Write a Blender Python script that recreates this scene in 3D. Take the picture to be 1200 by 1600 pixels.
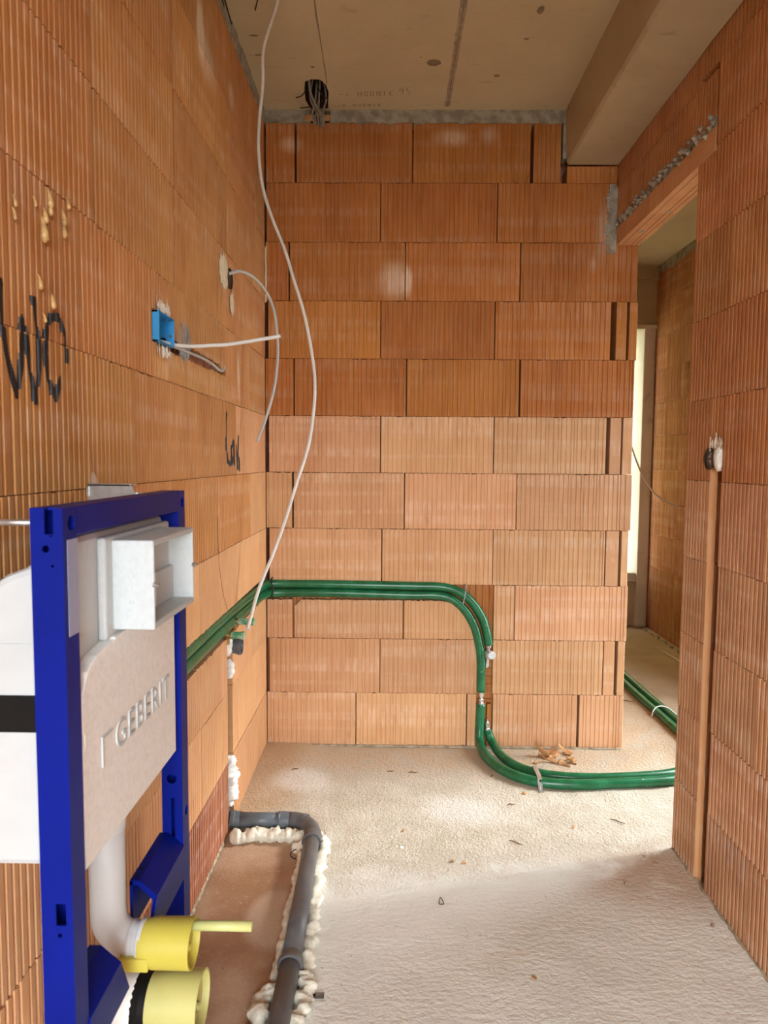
import bpy, bmesh, math, random
from mathutils import Vector, Matrix, noise
for o in list(bpy.data.objects): bpy.data.objects.remove(o)
SC = bpy.context.scene
COL = SC.collection
R_ = random.Random(7)
PI = math.pi

# ---------------------------------------------------------------- camera
XL, XR, D = -0.568, 0.958, 3.138          # left wall, right wall, back wall planes
CEIL = 2.80
XC = 2.02                                  # right wall of the corridor beyond the doorway
YEND = 5.56                                # end wall of the corridor
JAMB = 2.32                                # near jamb of the doorway
cam_d = bpy.data.cameras.new('camera'); cam = bpy.data.objects.new('camera', cam_d); COL.objects.link(cam)
fw = Vector((-0.0125211, 0.99719787, -0.0737539)); rt0 = Vector((0.99992118, 0.01255529, 0.0)); up0 = Vector((-0.000926, 0.0737481, 0.9972765))
ro = 0.0074059
rt = rt0*math.cos(ro) + up0*math.sin(ro); up = up0*math.cos(ro) - rt0*math.sin(ro)
M = Matrix((rt, up, -fw)).transposed().to_4x4(); M.translation = Vector((0, 0, 1.3072)); cam.matrix_world = M
cam_d.sensor_fit = 'VERTICAL'; cam_d.sensor_height = 9.6; cam_d.lens = 9.6*1100.84/1600
cam_d.clip_start = 0.05; cam_d.clip_end = 200
cam_d.dof.use_dof = True; cam_d.dof.focus_distance = 2.6; cam_d.dof.aperture_fstop = 2.0
SC.camera = cam

# ---------------------------------------------------------------- light
SC.view_settings.view_transform = 'Standard'; SC.view_settings.look = 'None'
SC.view_settings.gamma = 1.0; SC.view_settings.use_curve_mapping = False
SC.view_settings.exposure = 4.18
w = bpy.data.worlds.new('sky'); SC.world = w; w.use_nodes = True
bg = w.node_tree.nodes['Background']; bg.inputs[0].default_value = (0.90, 0.96, 1.0, 1); bg.inputs[1].default_value = 1.0
sun_d = bpy.data.lights.new('sun', 'SUN'); sun = bpy.data.objects.new('sun', sun_d); COL.objects.link(sun)
sun_d.energy = 0.16; sun_d.angle = math.radians(10); sun_d.color = (1.0, 0.97, 0.90)
el = math.radians(33); az = Vector((1, 0.25, 0)).normalized()
sdir = Vector((az.x*math.cos(el), az.y*math.cos(el), math.sin(el)))
sun.rotation_euler = sdir.to_track_quat('Z', 'Y').to_euler()
sun.location = (6, 3, 6)
def portal(name, loc, sx, sy, direction):
    l = bpy.data.lights.new(name, 'AREA'); l.shape = 'RECTANGLE'; l.size = sx; l.size_y = sy
    o = bpy.data.objects.new(name, l); COL.objects.link(o); o.location = loc
    o.rotation_euler = Vector(direction).to_track_quat('-Z', 'Z').to_euler()
    l.cycles.is_portal = True
    return o
REAR_Y = -1.6
REAR_OPEN = (-0.50, 0.92, 0.0, 2.35)
SIDE_OPEN = (2.58, 3.30, 0.0, 2.10)
END_OPEN = (1.12, 1.93, 0.50, 2.33)
portal('rear_window_portal', (0.21, REAR_Y-0.10, 1.175), 1.42, 2.35, (0, 1, 0))
portal('corridor_opening_portal', (XC+0.22, 2.94, 1.05), 0.72, 2.1, (-1, 0, 0))

# ---------------------------------------------------------------- materials
def srgb(r, g, b):
    f = lambda c: (c/255/12.92) if c/255 <= 0.04045 else ((c/255+0.055)/1.055)**2.4
    return (f(r), f(g), f(b), 1)
class NT:
    def __init__(s, name):
        s.m = bpy.data.materials.new(name); s.m.use_nodes = True; s.t = s.m.node_tree; s.p = s.t.nodes['Principled BSDF']
        s.tc = s.n('ShaderNodeTexCoord')
    def n(s, t, **k):
        x = s.t.nodes.new(t)
        for a, v in k.items(): setattr(x, a, v)
        return x
    def l(s, a, b): s.t.links.new(a, b)
    def set(s, sock, v):
        if hasattr(v, 'is_output'): s.l(v, sock)
        else: sock.default_value = v
    def math(s, op, a, b=0.0, clamp=False):
        x = s.n('ShaderNodeMath', operation=op, use_clamp=clamp); s.set(x.inputs[0], a); s.set(x.inputs[1], b); return x.outputs[0]
    def mix(s, f, a, b, mode='MIX'):
        x = s.n('ShaderNodeMix', data_type='RGBA', blend_type=mode); s.set(x.inputs[0], f); s.set(x.inputs[6], a); s.set(x.inputs[7], b); return x.outputs[2]
    def map(s, vec, scale, loc=None):
        x = s.n('ShaderNodeMapping'); s.l(vec, x.inputs[0]); x.inputs[3].default_value = scale
        if loc is not None: s.set(x.inputs[1], loc)
        return x.outputs[0]
    def noise(s, vec, scale=5, detail=4, rough=0.55):
        x = s.n('ShaderNodeTexNoise'); s.l(vec, x.inputs['Vector']); x.inputs['Scale'].default_value = scale
        x.inputs['Detail'].default_value = detail; x.inputs['Roughness'].default_value = rough; return x.outputs[0]
    def vor(s, vec, scale=5):
        x = s.n('ShaderNodeTexVoronoi'); s.l(vec, x.inputs['Vector']); x.inputs['Scale'].default_value = scale; return x.outputs[0]
    def ramp(s, v, a, b):     # smooth 0..1 between a and b
        x = s.n('ShaderNodeMapRange', interpolation_type='SMOOTHSTEP'); s.set(x.inputs[0], v); x.inputs[1].default_value = a; x.inputs[2].default_value = b
        return x.outputs[0]
    def rand(s):
        x = s.n('ShaderNodeObjectInfo'); return x.outputs['Random']
    def pos(s):
        return s.n('ShaderNodeNewGeometry').outputs['Position']
    def bump(s, h, strength, dist):
        x = s.n('ShaderNodeBump'); s.l(h, x.inputs['Height']); x.inputs['Strength'].default_value = strength; x.inputs['Distance'].default_value = dist
        s.l(x.outputs[0], s.p.inputs['Normal'])
    def done(s, color, rough=0.8, metal=0.0, spec=0.3):
        s.set(s.p.inputs['Base Color'], color); s.set(s.p.inputs['Roughness'], rough); s.p.inputs['Metallic'].default_value = metal
        s.p.inputs['Specular IOR Level'].default_value = spec; return s.m
    def blob(s, centre, radii, soft=0.6):     # 1 inside a stain of its own shape, 0 outside
        v = s.n('ShaderNodeVectorMath', operation='SUBTRACT'); s.l(s.pos(), v.inputs[0]); v.inputs[1].default_value = centre
        d = s.n('ShaderNodeVectorMath', operation='DIVIDE'); s.l(v.outputs[0], d.inputs[0]); d.inputs[1].default_value = radii
        ln = s.n('ShaderNodeVectorMath', operation='LENGTH'); s.l(d.outputs[0], ln.inputs[0])
        return s.ramp(ln.outputs['Value'], 1.0, 1.0-soft)

def brick_mat(name, c1, c2, dust, dust_amt, stains=()):
    k = NT(name); r = k.rand()
    off = k.n('ShaderNodeCombineXYZ'); k.l(k.math('MULTIPLY', r, 37.0), off.inputs[0]); k.l(k.math('MULTIPLY', r, 11.0), off.inputs[2])
    base = k.n('ShaderNodeVectorMath', operation='ADD'); k.l(k.tc.outputs['Object'], base.inputs[0]); k.l(off.outputs[0], base.inputs[1])
    v = base.outputs[0]
    cl = k.noise(k.map(v, (1, 1, 0.6)), 6, 5)
    col = k.mix(k.ramp(cl, 0.3, 0.7), c1, c2)
    streak = k.noise(k.map(v, (1, 1, 0.05)), 120, 3)
    col = k.mix(k.math('MULTIPLY', k.ramp(streak, 0.35, 0.8), 0.35), col, k.mix(0.5, c2, dust))
    band = k.noise(k.map(v, (0.4, 0.4, 11)), 1.6, 2, 0.4)          # smeared dust bands run level across a block
    fine = k.noise(k.map(v, (1, 1, 0.12)), 60, 4, 0.7)
    dm = k.math('MULTIPLY', k.ramp(band, 0.48, 0.66), k.ramp(fine, 0.38, 0.66))
    dm = k.math('MULTIPLY', dm, dust_amt)
    for (c, rd, a) in stains:
        st = k.math('MULTIPLY', k.blob(c, rd, 0.9), a)
        dm = k.math('ADD', dm, k.math('MULTIPLY', st, k.ramp(fine, 0.22, 0.50)), True)
    col = k.mix(dm, col, dust)
    sp = k.noise(v, 260, 2, 0.5)
    col = k.mix(k.math('MULTIPLY', k.ramp(sp, 0.72, 0.80), 0.6), col, (0.85, 0.62, 0.42, 1))
    dk = k.noise(k.map(v, (1, 1, 0.35)), 16, 4, 0.6)
    col = k.mix(k.math('MULTIPLY', k.ramp(dk, 0.60, 0.82), 0.45), col, (0.20, 0.070, 0.025, 1))
    h = k.n('ShaderNodeHueSaturation'); k.l(col, h.inputs['Color'])
    k.l(k.math('ADD', k.math('MULTIPLY', r, 0.20), 0.90), h.inputs['Value'])
    k.l(k.math('ADD', k.math('MULTIPLY', k.math('FRACT', k.math('MULTIPLY', r, 7.3)), 0.008), 0.496), h.inputs['Hue'])
    k.bump(k.math('ADD', k.noise(v, 420, 3), k.math('MULTIPLY', streak, 0.6)), 0.35, 0.0012)
    return k.done(h.outputs[0], 0.85, 0, 0.25)
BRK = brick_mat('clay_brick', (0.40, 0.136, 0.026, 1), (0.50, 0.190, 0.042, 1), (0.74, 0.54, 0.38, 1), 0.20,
                [((0.00, D, 2.09), (0.10, 0.3, 0.11), 0.9), ((0.055, D, 2.08), (0.03, 0.3, 0.09), 0.8), ((0.24, D, 2.69), (0.11, 0.3, 0.05), 0.7),
                 ((0.40, D, 2.70), (0.06, 0.3, 0.05), 0.5), ((-0.45, D, 2.66), (0.07, 0.3, 0.05), 0.6), ((0.90, D, 2.30), (0.05, 0.3, 0.15), 0.45), ((0.86, D, 2.16), (0.02, 0.3, 0.05), 0.4)])
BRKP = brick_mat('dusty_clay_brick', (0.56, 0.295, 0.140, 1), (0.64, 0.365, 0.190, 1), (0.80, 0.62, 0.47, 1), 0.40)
BRRP = brick_mat('pale_clay_brick_right', (0.46, 0.225, 0.110, 1), (0.60, 0.325, 0.165, 1), (0.78, 0.62, 0.50, 1), 0.42)  # lower right-hand courses: paler, less saturated mix than the upper ones
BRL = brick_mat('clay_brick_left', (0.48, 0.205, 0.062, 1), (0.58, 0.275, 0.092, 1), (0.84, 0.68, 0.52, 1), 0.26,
                [((XL, 2.13, 2.55), (0.3, 0.06, 0.12), 1.0), ((XL, 2.12, 2.57), (0.3, 0.03, 0.07), 1.0), ((XL, 2.19, 2.50), (0.3, 0.16, 0.10), 0.6), ((XL, 2.52, 2.55), (0.3, 0.06, 0.07), 0.5), ((XL, 2.6, 1.62), (0.3, 0.04, 0.12), 0.5)])
BRP = brick_mat('pale_clay_brick', (0.60, 0.30, 0.135, 1), (0.66, 0.355, 0.165, 1), (0.80, 0.60, 0.44, 1), 0.15)
BRR = brick_mat('clay_brick_right', (0.42, 0.165, 0.052, 1), (0.54, 0.240, 0.085, 1), (0.72, 0.52, 0.38, 1), 0.20)
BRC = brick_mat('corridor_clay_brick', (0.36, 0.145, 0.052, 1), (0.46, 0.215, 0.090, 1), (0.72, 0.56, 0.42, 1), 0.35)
BRD = brick_mat('dark_clay_brick', (0.34, 0.125, 0.062, 1), (0.44, 0.18, 0.09, 1), (0.72, 0.55, 0.45, 1), 0.5)
def simple(name, c, rough=0.7, metal=0.0, spec=0.4, var=0.12, scale=30, bump=0.0, bdist=0.002, bscale=80, c2=None):
    k = NT(name); nz = k.noise(k.tc.outputs['Object'], scale, 4)
    c2 = c2 or tuple(max(0, min(1, x*(1-2*var))) for x in c[:3])+(1,)
    col = k.mix(k.ramp(nz, 0.35, 0.7), c, c2)
    if bump: k.bump(k.noise(k.tc.outputs['Object'], bscale, 4), bump, bdist)
    return k.done(col, rough, metal, spec)
def concrete(name, c1, c2, stain, bscale=40):
    k = NT(name); v = k.pos()
    col = k.mix(k.ramp(k.noise(v, 2.2, 5, 0.6), 0.3, 0.7), c1, c2)
    col = k.mix(k.math('MULTIPLY', k.ramp(k.noise(k.map(v, (1, 3, 1)), 9, 5, 0.65), 0.58, 0.75), 0.55), col, stain)
    col = k.mix(k.math('MULTIPLY', k.ramp(k.noise(v, 60, 3), 0.66, 0.76), 0.35), col, stain)
    k.bump(k.noise(v, bscale, 6, 0.65), 0.25, 0.004)
    return k.done(col, 0.9, 0, 0.2)
CONC = concrete('ceiling_concrete', (0.50, 0.42, 0.27, 1), (0.58, 0.49, 0.32, 1), (0.38, 0.30, 0.18, 1))
CONB = concrete('beam_concrete', (0.52, 0.43, 0.28, 1), (0.44, 0.35, 0.22, 1), (0.30, 0.23, 0.15, 1), 25)
CONG = concrete('grey_concrete', (0.60, 0.58, 0.50, 1), (0.70, 0.68, 0.60, 1), (0.36, 0.27, 0.23, 1))
MORT = simple('grey_mortar', (0.43, 0.40, 0.315, 1), 0.95, 0, 0.2, 0.22, 25, 0.9, 0.006, 70)
def floor_mat():
    k = NT('floor_screed'); v = k.pos(); sep = k.n('ShaderNodeSeparateXYZ'); k.l(v, sep.inputs[0]); X, Y = sep.outputs[0], sep.outputs[1]
    big = k.noise(v, 1.7, 5, 0.6); med = k.noise(v, 9, 5, 0.6); wob = k.math('MULTIPLY', k.math('SUBTRACT', med, 0.5), 0.35)
    sand = k.mix(k.ramp(med, 0.3, 0.7), (0.54, 0.49, 0.39, 1), (0.64, 0.60, 0.51, 1))
    grey = k.mix(k.ramp(big, 0.35, 0.65), (0.74, 0.755, 0.69, 1), (0.80, 0.81, 0.75, 1))
    fz = k.ramp(k.math('ADD', Y, k.math('ADD', wob, k.math('MULTIPLY', X, -0.16))), 2.02, 2.22)  # smooth and rough zones; grey/warm tint split along the shadow edge is painted light
    col = k.mix(fz, grey, sand)
    # ochre dust along the foot of the back wall, brick dust left of the pipe and by the doorway
    och = k.math('MULTIPLY', k.ramp(k.math('ADD', Y, wob), 2.72, 3.05), k.ramp(med, 0.25, 0.6))
    col = k.mix(k.math('MULTIPLY', och, 0.55), col, (0.52, 0.33, 0.16, 1))
    corner = k.math('MULTIPLY', k.ramp(k.math('ADD', X, wob), -0.30, -0.50), k.ramp(Y, 2.35, 2.5))
    col = k.mix(k.math('MULTIPLY', corner, 0.5), col, (0.52, 0.31, 0.14, 1))
    left = k.math('MULTIPLY', k.ramp(X, -0.22, -0.27), k.ramp(Y, 2.42, 2.38))
    lc = k.mix(k.ramp(big, 0.42, 0.6), (0.33, 0.185, 0.105, 1), (0.44, 0.30, 0.20, 1))
    lc = k.mix(k.math('MULTIPLY', k.blob((-0.33, 1.93, 0), (0.10, 0.16, 0.2), 0.35), 0.8), lc, (0.50, 0.38, 0.28, 1))
    lc = k.mix(k.math('MULTIPLY', k.ramp(k.noise(v, 34, 5, 0.7), 0.56, 0.72), 0.4), lc, (0.55, 0.40, 0.28, 1))
    col = k.mix(left, col, lc)
    jb = k.math('MULTIPLY', k.blob((0.90, 2.14, 0), (0.42, 0.26, 0.3), 0.8), k.ramp(k.math('ADD', med, 0.1), 0.35, 0.6))
    col = k.mix(k.math('MULTIPLY', jb, 0.6), col, (0.44, 0.27, 0.16, 1))
    wp = k.math('ADD', k.blob((0.27, 2.55, 0), (0.24, 0.16, 0.3), 0.8), k.blob((-0.36, 2.78, 0), (0.16, 0.14, 0.3), 0.6), True)
    col = k.mix(k.math('MULTIPLY', wp, 0.65), col, (0.78, 0.77, 0.72, 1))
    cor = k.ramp(k.math('ADD', X, k.math('MULTIPLY', wob, 1.5)), 1.15, 1.35)
    col = k.mix(k.math('MULTIPLY', cor, 0.75), col, k.mix(k.ramp(big, 0.4, 0.6), (0.44, 0.31, 0.19, 1), (0.56, 0.45, 0.32, 1)))
    tw = k.noise(k.map(v, (3, 1, 1)), 38, 3, 0.5)
    col = k.mix(k.math('MULTIPLY', k.ramp(tw, 0.70, 0.74), 0.5), col, (0.22, 0.14, 0.08, 1))
    pit = k.math('MULTIPLY', k.ramp(k.noise(v, 95, 3, 0.6), 0.42, 0.30), k.math('ADD', k.math('MULTIPLY', fz, 0.45), 0.12))
    col = k.mix(pit, col, (0.33, 0.27, 0.19, 1))
    col = k.mix(k.math('MULTIPLY', k.ramp(k.noise(v, 180, 2), 0.62, 0.75), 0.35), col, (0.84, 0.78, 0.68, 1))
    rough_n = k.math('ADD', k.math('MULTIPLY', k.noise(k.map(v, (1.0, 0.8, 1)), 62, 5, 0.7), 0.9), k.math('MULTIPLY', k.vor(v, 130), 0.25)); smooth_n = k.noise(k.map(v, (0.8, 1.15, 1)), 58, 5, 0.6)
    a = k.math('MULTIPLY', rough_n, k.math('ADD', k.math('MULTIPLY', fz, 0.8), 0.2)); b = k.math('MULTIPLY', smooth_n, k.math('SUBTRACT', 0.55, k.math('MULTIPLY', fz, 0.3)))
    hgt = k.math('MULTIPLY', k.math('ADD', a, b), k.math('SUBTRACT', 1.0, k.math('MULTIPLY', left, 0.65)))
    k.bump(hgt, 0.9, 0.009)
    return k.done(col, 0.93, 0, 0.2)
FLOOR = floor_mat()
def pipe_green():
    k = NT('green_insulation_film'); v = k.tc.outputs['Object']
    col = k.mix(k.ramp(k.noise(v, 20, 3), 0.35, 0.7), (0.007, 0.105, 0.038, 1), (0.018, 0.165, 0.070, 1))
    col = k.mix(k.math('MULTIPLY', k.ramp(k.noise(v, 90, 3), 0.70, 0.75), 0.8), col, (0.7, 0.75, 0.68, 1))
    k.bump(k.noise(v, 45, 4), 0.18, 0.0025)
    return k.done(col, 0.28, 0, 0.5)
GREEN = pipe_green()
GRCAP = simple('green_plug_plastic', (0.05, 0.30, 0.13, 1), 0.4, 0, 0.5, 0.2, 40, c2=(0.45, 0.55, 0.42, 1))
SANDM = simple('sandy_mortar', (0.46, 0.38, 0.27, 1), 0.95, 0, 0.2, 0.25, 30, 0.8, 0.004, 90)
BRASS = simple('brass', (0.55, 0.36, 0.14, 1), 0.35, 0.9, 0.5, 0.2)
STEEL = simple('zinc_steel', (0.62, 0.61, 0.59, 1), 0.30, 0.75, 0.5, 0.15)
DSTEEL = simple('dusty_steel', (0.30, 0.28, 0.26, 1), 0.55, 0.5, 0.4, 0.3, 60)
CHROME = simple('chrome_fitting', (0.72, 0.72, 0.72, 1), 0.2, 0.9, 0.5, 0.1)
GPVC = simple('grey_pvc', (0.085, 0.088, 0.096, 1), 0.42, 0, 0.4, 0.16, 18, c2=(0.12, 0.112, 0.108, 1))
GPVD = simple('light_grey_pvc', (0.115, 0.135, 0.155, 1), 0.38, 0, 0.4, 0.12, 18)
FOAM = simple('expanding_foam', (0.80, 0.77, 0.64, 1), 0.8, 0, 0.3, 0.10, 60, 0.6, 0.004, 90)
FOAMW = simple('white_foam', (0.86, 0.85, 0.79, 1), 0.85, 0, 0.3, 0.06, 60, 0.6, 0.004, 120)
PLAST = simple('cream_plaster', (0.76, 0.66, 0.46, 1), 0.9, 0, 0.2, 0.08, 60, 0.7, 0.002, 150)
GYPS = simple('white_plaster', (0.84, 0.80, 0.70, 1), 0.9, 0, 0.2, 0.08, 60, 0.9, 0.003, 200)
BLUE = simple('blue_powder_coat', (0.001, 0.010, 0.22, 1), 0.45, 0, 0.14, 0.08, 8, 0.1, 0.0004, 300)
BLUED = simple('dark_blue_hollow', (0.003, 0.015, 0.14, 1), 0.6, 0, 0.3)
EPS = simple('white_polystyrene', (0.56, 0.61, 0.625, 1), 0.85, 0, 0.3, 0.03, 120, 0.3, 0.0008, 260)
EPSP = simple('cream_polystyrene', (0.90, 0.915, 0.90, 1), 0.85, 0, 0.3, 0.04, 120, 0.3, 0.0008, 260)
HDPE = simple('white_polyethylene', (0.56, 0.59, 0.60, 1), 0.4, 0, 0.4, 0.04, 10)
CLEAR = simple('milky_sleeve', (0.62, 0.66, 0.70, 1), 0.25, 0, 0.5, 0.08, 30)
YEL = simple('yellow_cap_plastic', (0.56, 0.48, 0.075, 1), 0.42, 0, 0.4, 0.06, 10)
YELL = simple('dusty_yellow_cap', (0.50, 0.47, 0.17, 1), 0.5, 0, 0.4, 0.06, 10)
YELP = simple('pale_yellow_rod', (0.58, 0.60, 0.24, 1), 0.4, 0, 0.4, 0.05, 10)
BLACK = simple('black_rubber', (0.006, 0.006, 0.006, 1), 0.6, 0, 0.2)
BLKP = simple('black_plastic', (0.015, 0.016, 0.018, 1), 0.35, 0, 0.5)
GREYP = simple('grey_lug_plastic', (0.35, 0.36, 0.40, 1), 0.4, 0, 0.4)
CYAN = simple('blue_box_plastic', (0.025, 0.30, 0.66, 1), 0.4, 0, 0.5, 0.06, 12)
STICK = simple('pale_sticker', (0.30, 0.34, 0.52, 1), 0.3, 0, 0.5, 0.05, 10)
WCAB = simple('white_cable_sheath', (0.74, 0.73, 0.68, 1), 0.45, 0, 0.4, 0.05, 10)
GCAB = simple('grey_cable_sheath', (0.50, 0.49, 0.46, 1), 0.45, 0, 0.4, 0.08, 10)
DCAB = simple('dusty_conduit', (0.30, 0.27, 0.22, 1), 0.6, 0, 0.3, 0.15, 30)
MARK = simple('black_marker_ink', (0.022, 0.026, 0.034, 1), 0.55, 0, 0.4, 0.3, 60)
PENCIL = simple('brown_pencil', (0.29, 0.21, 0.13, 1), 0.9, 0, 0.2, 0.2, 200)
SPRAY = simple('grey_blue_overspray', (0.34, 0.36, 0.36, 1), 0.8, 0, 0.3, 0.25, 40)
GLUE = simple('foam_drip_resin', (0.66, 0.42, 0.17, 1), 0.25, 0, 0.5, 0.2, 60)
INS = simple('yellow_insulation_board', (0.60, 0.57, 0.29, 1), 0.9, 0, 0.2, 0.05, 4)
SPLIT = simple('broken_clay', (0.58, 0.31, 0.14, 1), 0.9, 0, 0.2, 0.18, 30, 0.5, 0.003, 90)
WIRE = simple('dark_binding_wire', (0.035, 0.028, 0.022, 1), 0.6, 0.6, 0.4)
CLAYW = simple('dusty_brown_wire', (0.34, 0.19, 0.09, 1), 0.8, 0, 0.2)
DARKC = simple('shade_darkened_clay', (0.10, 0.050, 0.030, 1), 0.95, 0, 0.1, 0.3, 40, 0.8, 0.006, 60)  # broken clay, darkened: the shallow hole's shade is put into the colour
TWIG = simple('brown_twig', (0.16, 0.09, 0.045, 1), 0.9, 0, 0.2)
STONE = simple('small_stone', (0.36, 0.27, 0.20, 1), 0.9, 0, 0.2, 0.2, 60)
SEAMM = simple('ceiling_seam_grout', (0.40, 0.33, 0.235, 1), 0.95, 0, 0.2, 0.15, 30, 0.6, 0.004, 60)
STAIN = simple('damp_stain', (0.26, 0.20, 0.13, 1), 0.9, 0, 0.2)
GROUND = simple('outside_ground', (0.11, 0.10, 0.08, 1), 0.95, 0, 0.2, 0.15, 2)

# ---------------------------------------------------------------- mesh helpers
class MB:
    def __init__(s): s.v = []; s.f = []; s.sm = []
    def add(s, vs, fs, smooth=False):
        b = len(s.v); s.v += [tuple(p) for p in vs]; s.f += [tuple(b+i for i in f) for f in fs]; s.sm += [smooth]*len(fs); return s
    def box(s, x0, x1, y0, y1, z0, z1):
        return s.add([(x, y, z) for x in (x0, x1) for y in (y0, y1) for z in (z0, z1)],
                     [(0, 1, 3, 2), (4, 6, 7, 5), (0, 4, 5, 1), (2, 3, 7, 6), (0, 2, 6, 4), (1, 5, 7, 3)])
    def prism(s, poly, axis, a, b):          # poly: 2-D outline in the two other axes (in x, y, z order)
        def P(p, t):
            q = list(p); q.insert(axis, t); return q
        n = len(poly); vs = [P(p, a) for p in poly]+[P(p, b) for p in poly]
        fs = [tuple(range(n)), tuple(range(2*n-1, n-1, -1))]+[(i, i+n, (i+1) % n+n, (i+1) % n) for i in range(n)]
        return s.add(vs, fs)
    def tube(s, pts, r, seg=10, caps=True, smooth=True, jitter=None):
        pts = [Vector(p) for p in pts]; n = len(pts); rings = []
        ref = Vector((0, 0, 1)); t0 = (pts[1]-pts[0]).normalized()
        if abs(t0.dot(ref)) > 0.9: ref = Vector((1, 0, 0))
        u = (ref-t0*ref.dot(t0)).normalized()
        for i, p in enumerate(pts):
            t = (pts[min(i+1, n-1)]-pts[max(i-1, 0)]).normalized()
            u = (u-t*u.dot(t)).normalized(); vv = t.cross(u); rr = r[i] if isinstance(r, (list, tuple)) else r
            ring = []
            for k in range(seg):
                a = 2*PI*k/seg; q = rr
                if jitter: q = jitter(i, a, rr, p)
                ring.append(p+(u*math.cos(a)+vv*math.sin(a))*q)
            rings.append(ring)
        vs = [q for ring in rings for q in ring]
        fs = [(i*seg+k, i*seg+(k+1) % seg, (i+1)*seg+(k+1) % seg, (i+1)*seg+k) for i in range(n-1) for k in range(seg)]
        s.add(vs, fs, smooth)
        if caps: 
            b = len(s.v)-len(vs)
            s.f.append(tuple(b+k for k in reversed(range(seg)))); s.sm.append(False)
            s.f.append(tuple(b+(n-1)*seg+k for k in range(seg))); s.sm.append(False)
        return s
    def lathe(s, prof, origin, direction, seg=24, smooth=True):   # prof: (distance along, radius)
        o = Vector(origin); d = Vector(direction).normalized(); ref = Vector((0, 0, 1)) if abs(d.z) < 0.9 else Vector((1, 0, 0))
        u = (ref-d*ref.dot(d)).normalized(); vv = d.cross(u)
        for a, b in zip(prof, prof[1:]):          # bands apart from each other: crisp edges, smooth round
            vs = []
            for (h, r) in (a, b):
                for k in range(seg):
                    t = 2*PI*k/seg; vs.append(o+d*h+(u*math.cos(t)+vv*math.sin(t))*max(r, 1e-5))
            s.add(vs, [(k, (k+1) % seg, seg+(k+1) % seg, seg+k) for k in range(seg)], smooth)
        return s
    def mesh(s, name, mat):
        m = bpy.data.meshes.new(name); m.from_pydata(s.v, [], s.f); m.polygons.foreach_set('use_smooth', s.sm)
        if mat: m.materials.append(mat)
        m.update(); return m
def spline(pts, n=8):
    P = [Vector(p) for p in pts]; P = [P[0]*2-P[1]]+P+[P[-1]*2-P[-2]]; out = []
    for i in range(1, len(P)-2):
        a, b, c, d = P[i-1:i+3]
        for k in range(n):
            t = k/n; out.append(0.5*((2*b)+(c-a)*t+(2*a-5*b+4*c-d)*t*t+(3*b-a-3*c+d)*t**3))
    out.append(P[-2]); return out
def obj(name, mb, mat, parent=None, bevel=0.0, fixn=True):
    m = mb.mesh(name, mat)
    if fixn:
        bm = bmesh.new(); bm.from_mesh(m); bmesh.ops.remove_doubles(bm, verts=bm.verts, dist=1e-6) if not any(s for s in mb.sm) else None
        bmesh.ops.recalc_face_normals(bm, faces=bm.faces); bm.to_mesh(m); bm.free()
    o = bpy.data.objects.new(name, m); COL.objects.link(o)
    if parent is None:
        xs, ys, zs = zip(*mb.v); c = Vector(((min(xs)+max(xs))/2, (min(ys)+max(ys))/2, min(zs)))
        m.transform(Matrix.Translation(-c)); o.location = c
    else:
        o.parent = parent; off = Vector(parent.location) if parent.parent is None else Vector(parent.get('_off', (0, 0, 0)))
        o.matrix_parent_inverse = Matrix.Translation(-off)
    if bevel:
        b = o.modifiers.new('bevel', 'BEVEL'); b.width = bevel; b.segments = 2; b.limit_method = 'ANGLE'; b.angle_limit = math.radians(40)
    return o
def thing(name, label, cat, loc, group=None):
    o = bpy.data.objects.new(name, None); COL.objects.link(o); o.location = loc; o.empty_display_size = 0.05
    o['label'] = label; o['category'] = cat
    if group: o['group'] = group
    return o
def tag(o, label, cat, group=None, kind=None):
    o['label'] = label; o['category'] = cat
    if group: o['group'] = group
    if kind: o['kind'] = kind
    return o
def struct(name, mb, mat, label, cat='wall', parent=None):
    o = obj(name, mb, mat, parent); o['kind'] = 'structure'
    if parent is None: o['label'] = label; o['category'] = cat
    return o
def cut(o, cutters):
    c = bpy.data.objects.new('cutter', cutters.mesh('cutter', None)); COL.objects.link(c)
    bm = bmesh.new(); bm.from_mesh(c.data); bmesh.ops.recalc_face_normals(bm, faces=bm.faces); bm.to_mesh(c.data); bm.free()
    if o.parent is None: c.location = o.location*0
    md = o.modifiers.new('cut', 'BOOLEAN'); md.object = c; md.operation = 'DIFFERENCE'; md.solver = 'EXACT'
    bpy.context.view_layer.update()
    me = bpy.data.meshes.new_from_object(o.evaluated_get(bpy.context.evaluated_depsgraph_get()))
    o.modifiers.clear(); o.data = me; bpy.data.objects.remove(c)
def nz(x, y=0.0, z=0.0): return noise.noise(Vector((x, y, z)))

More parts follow.
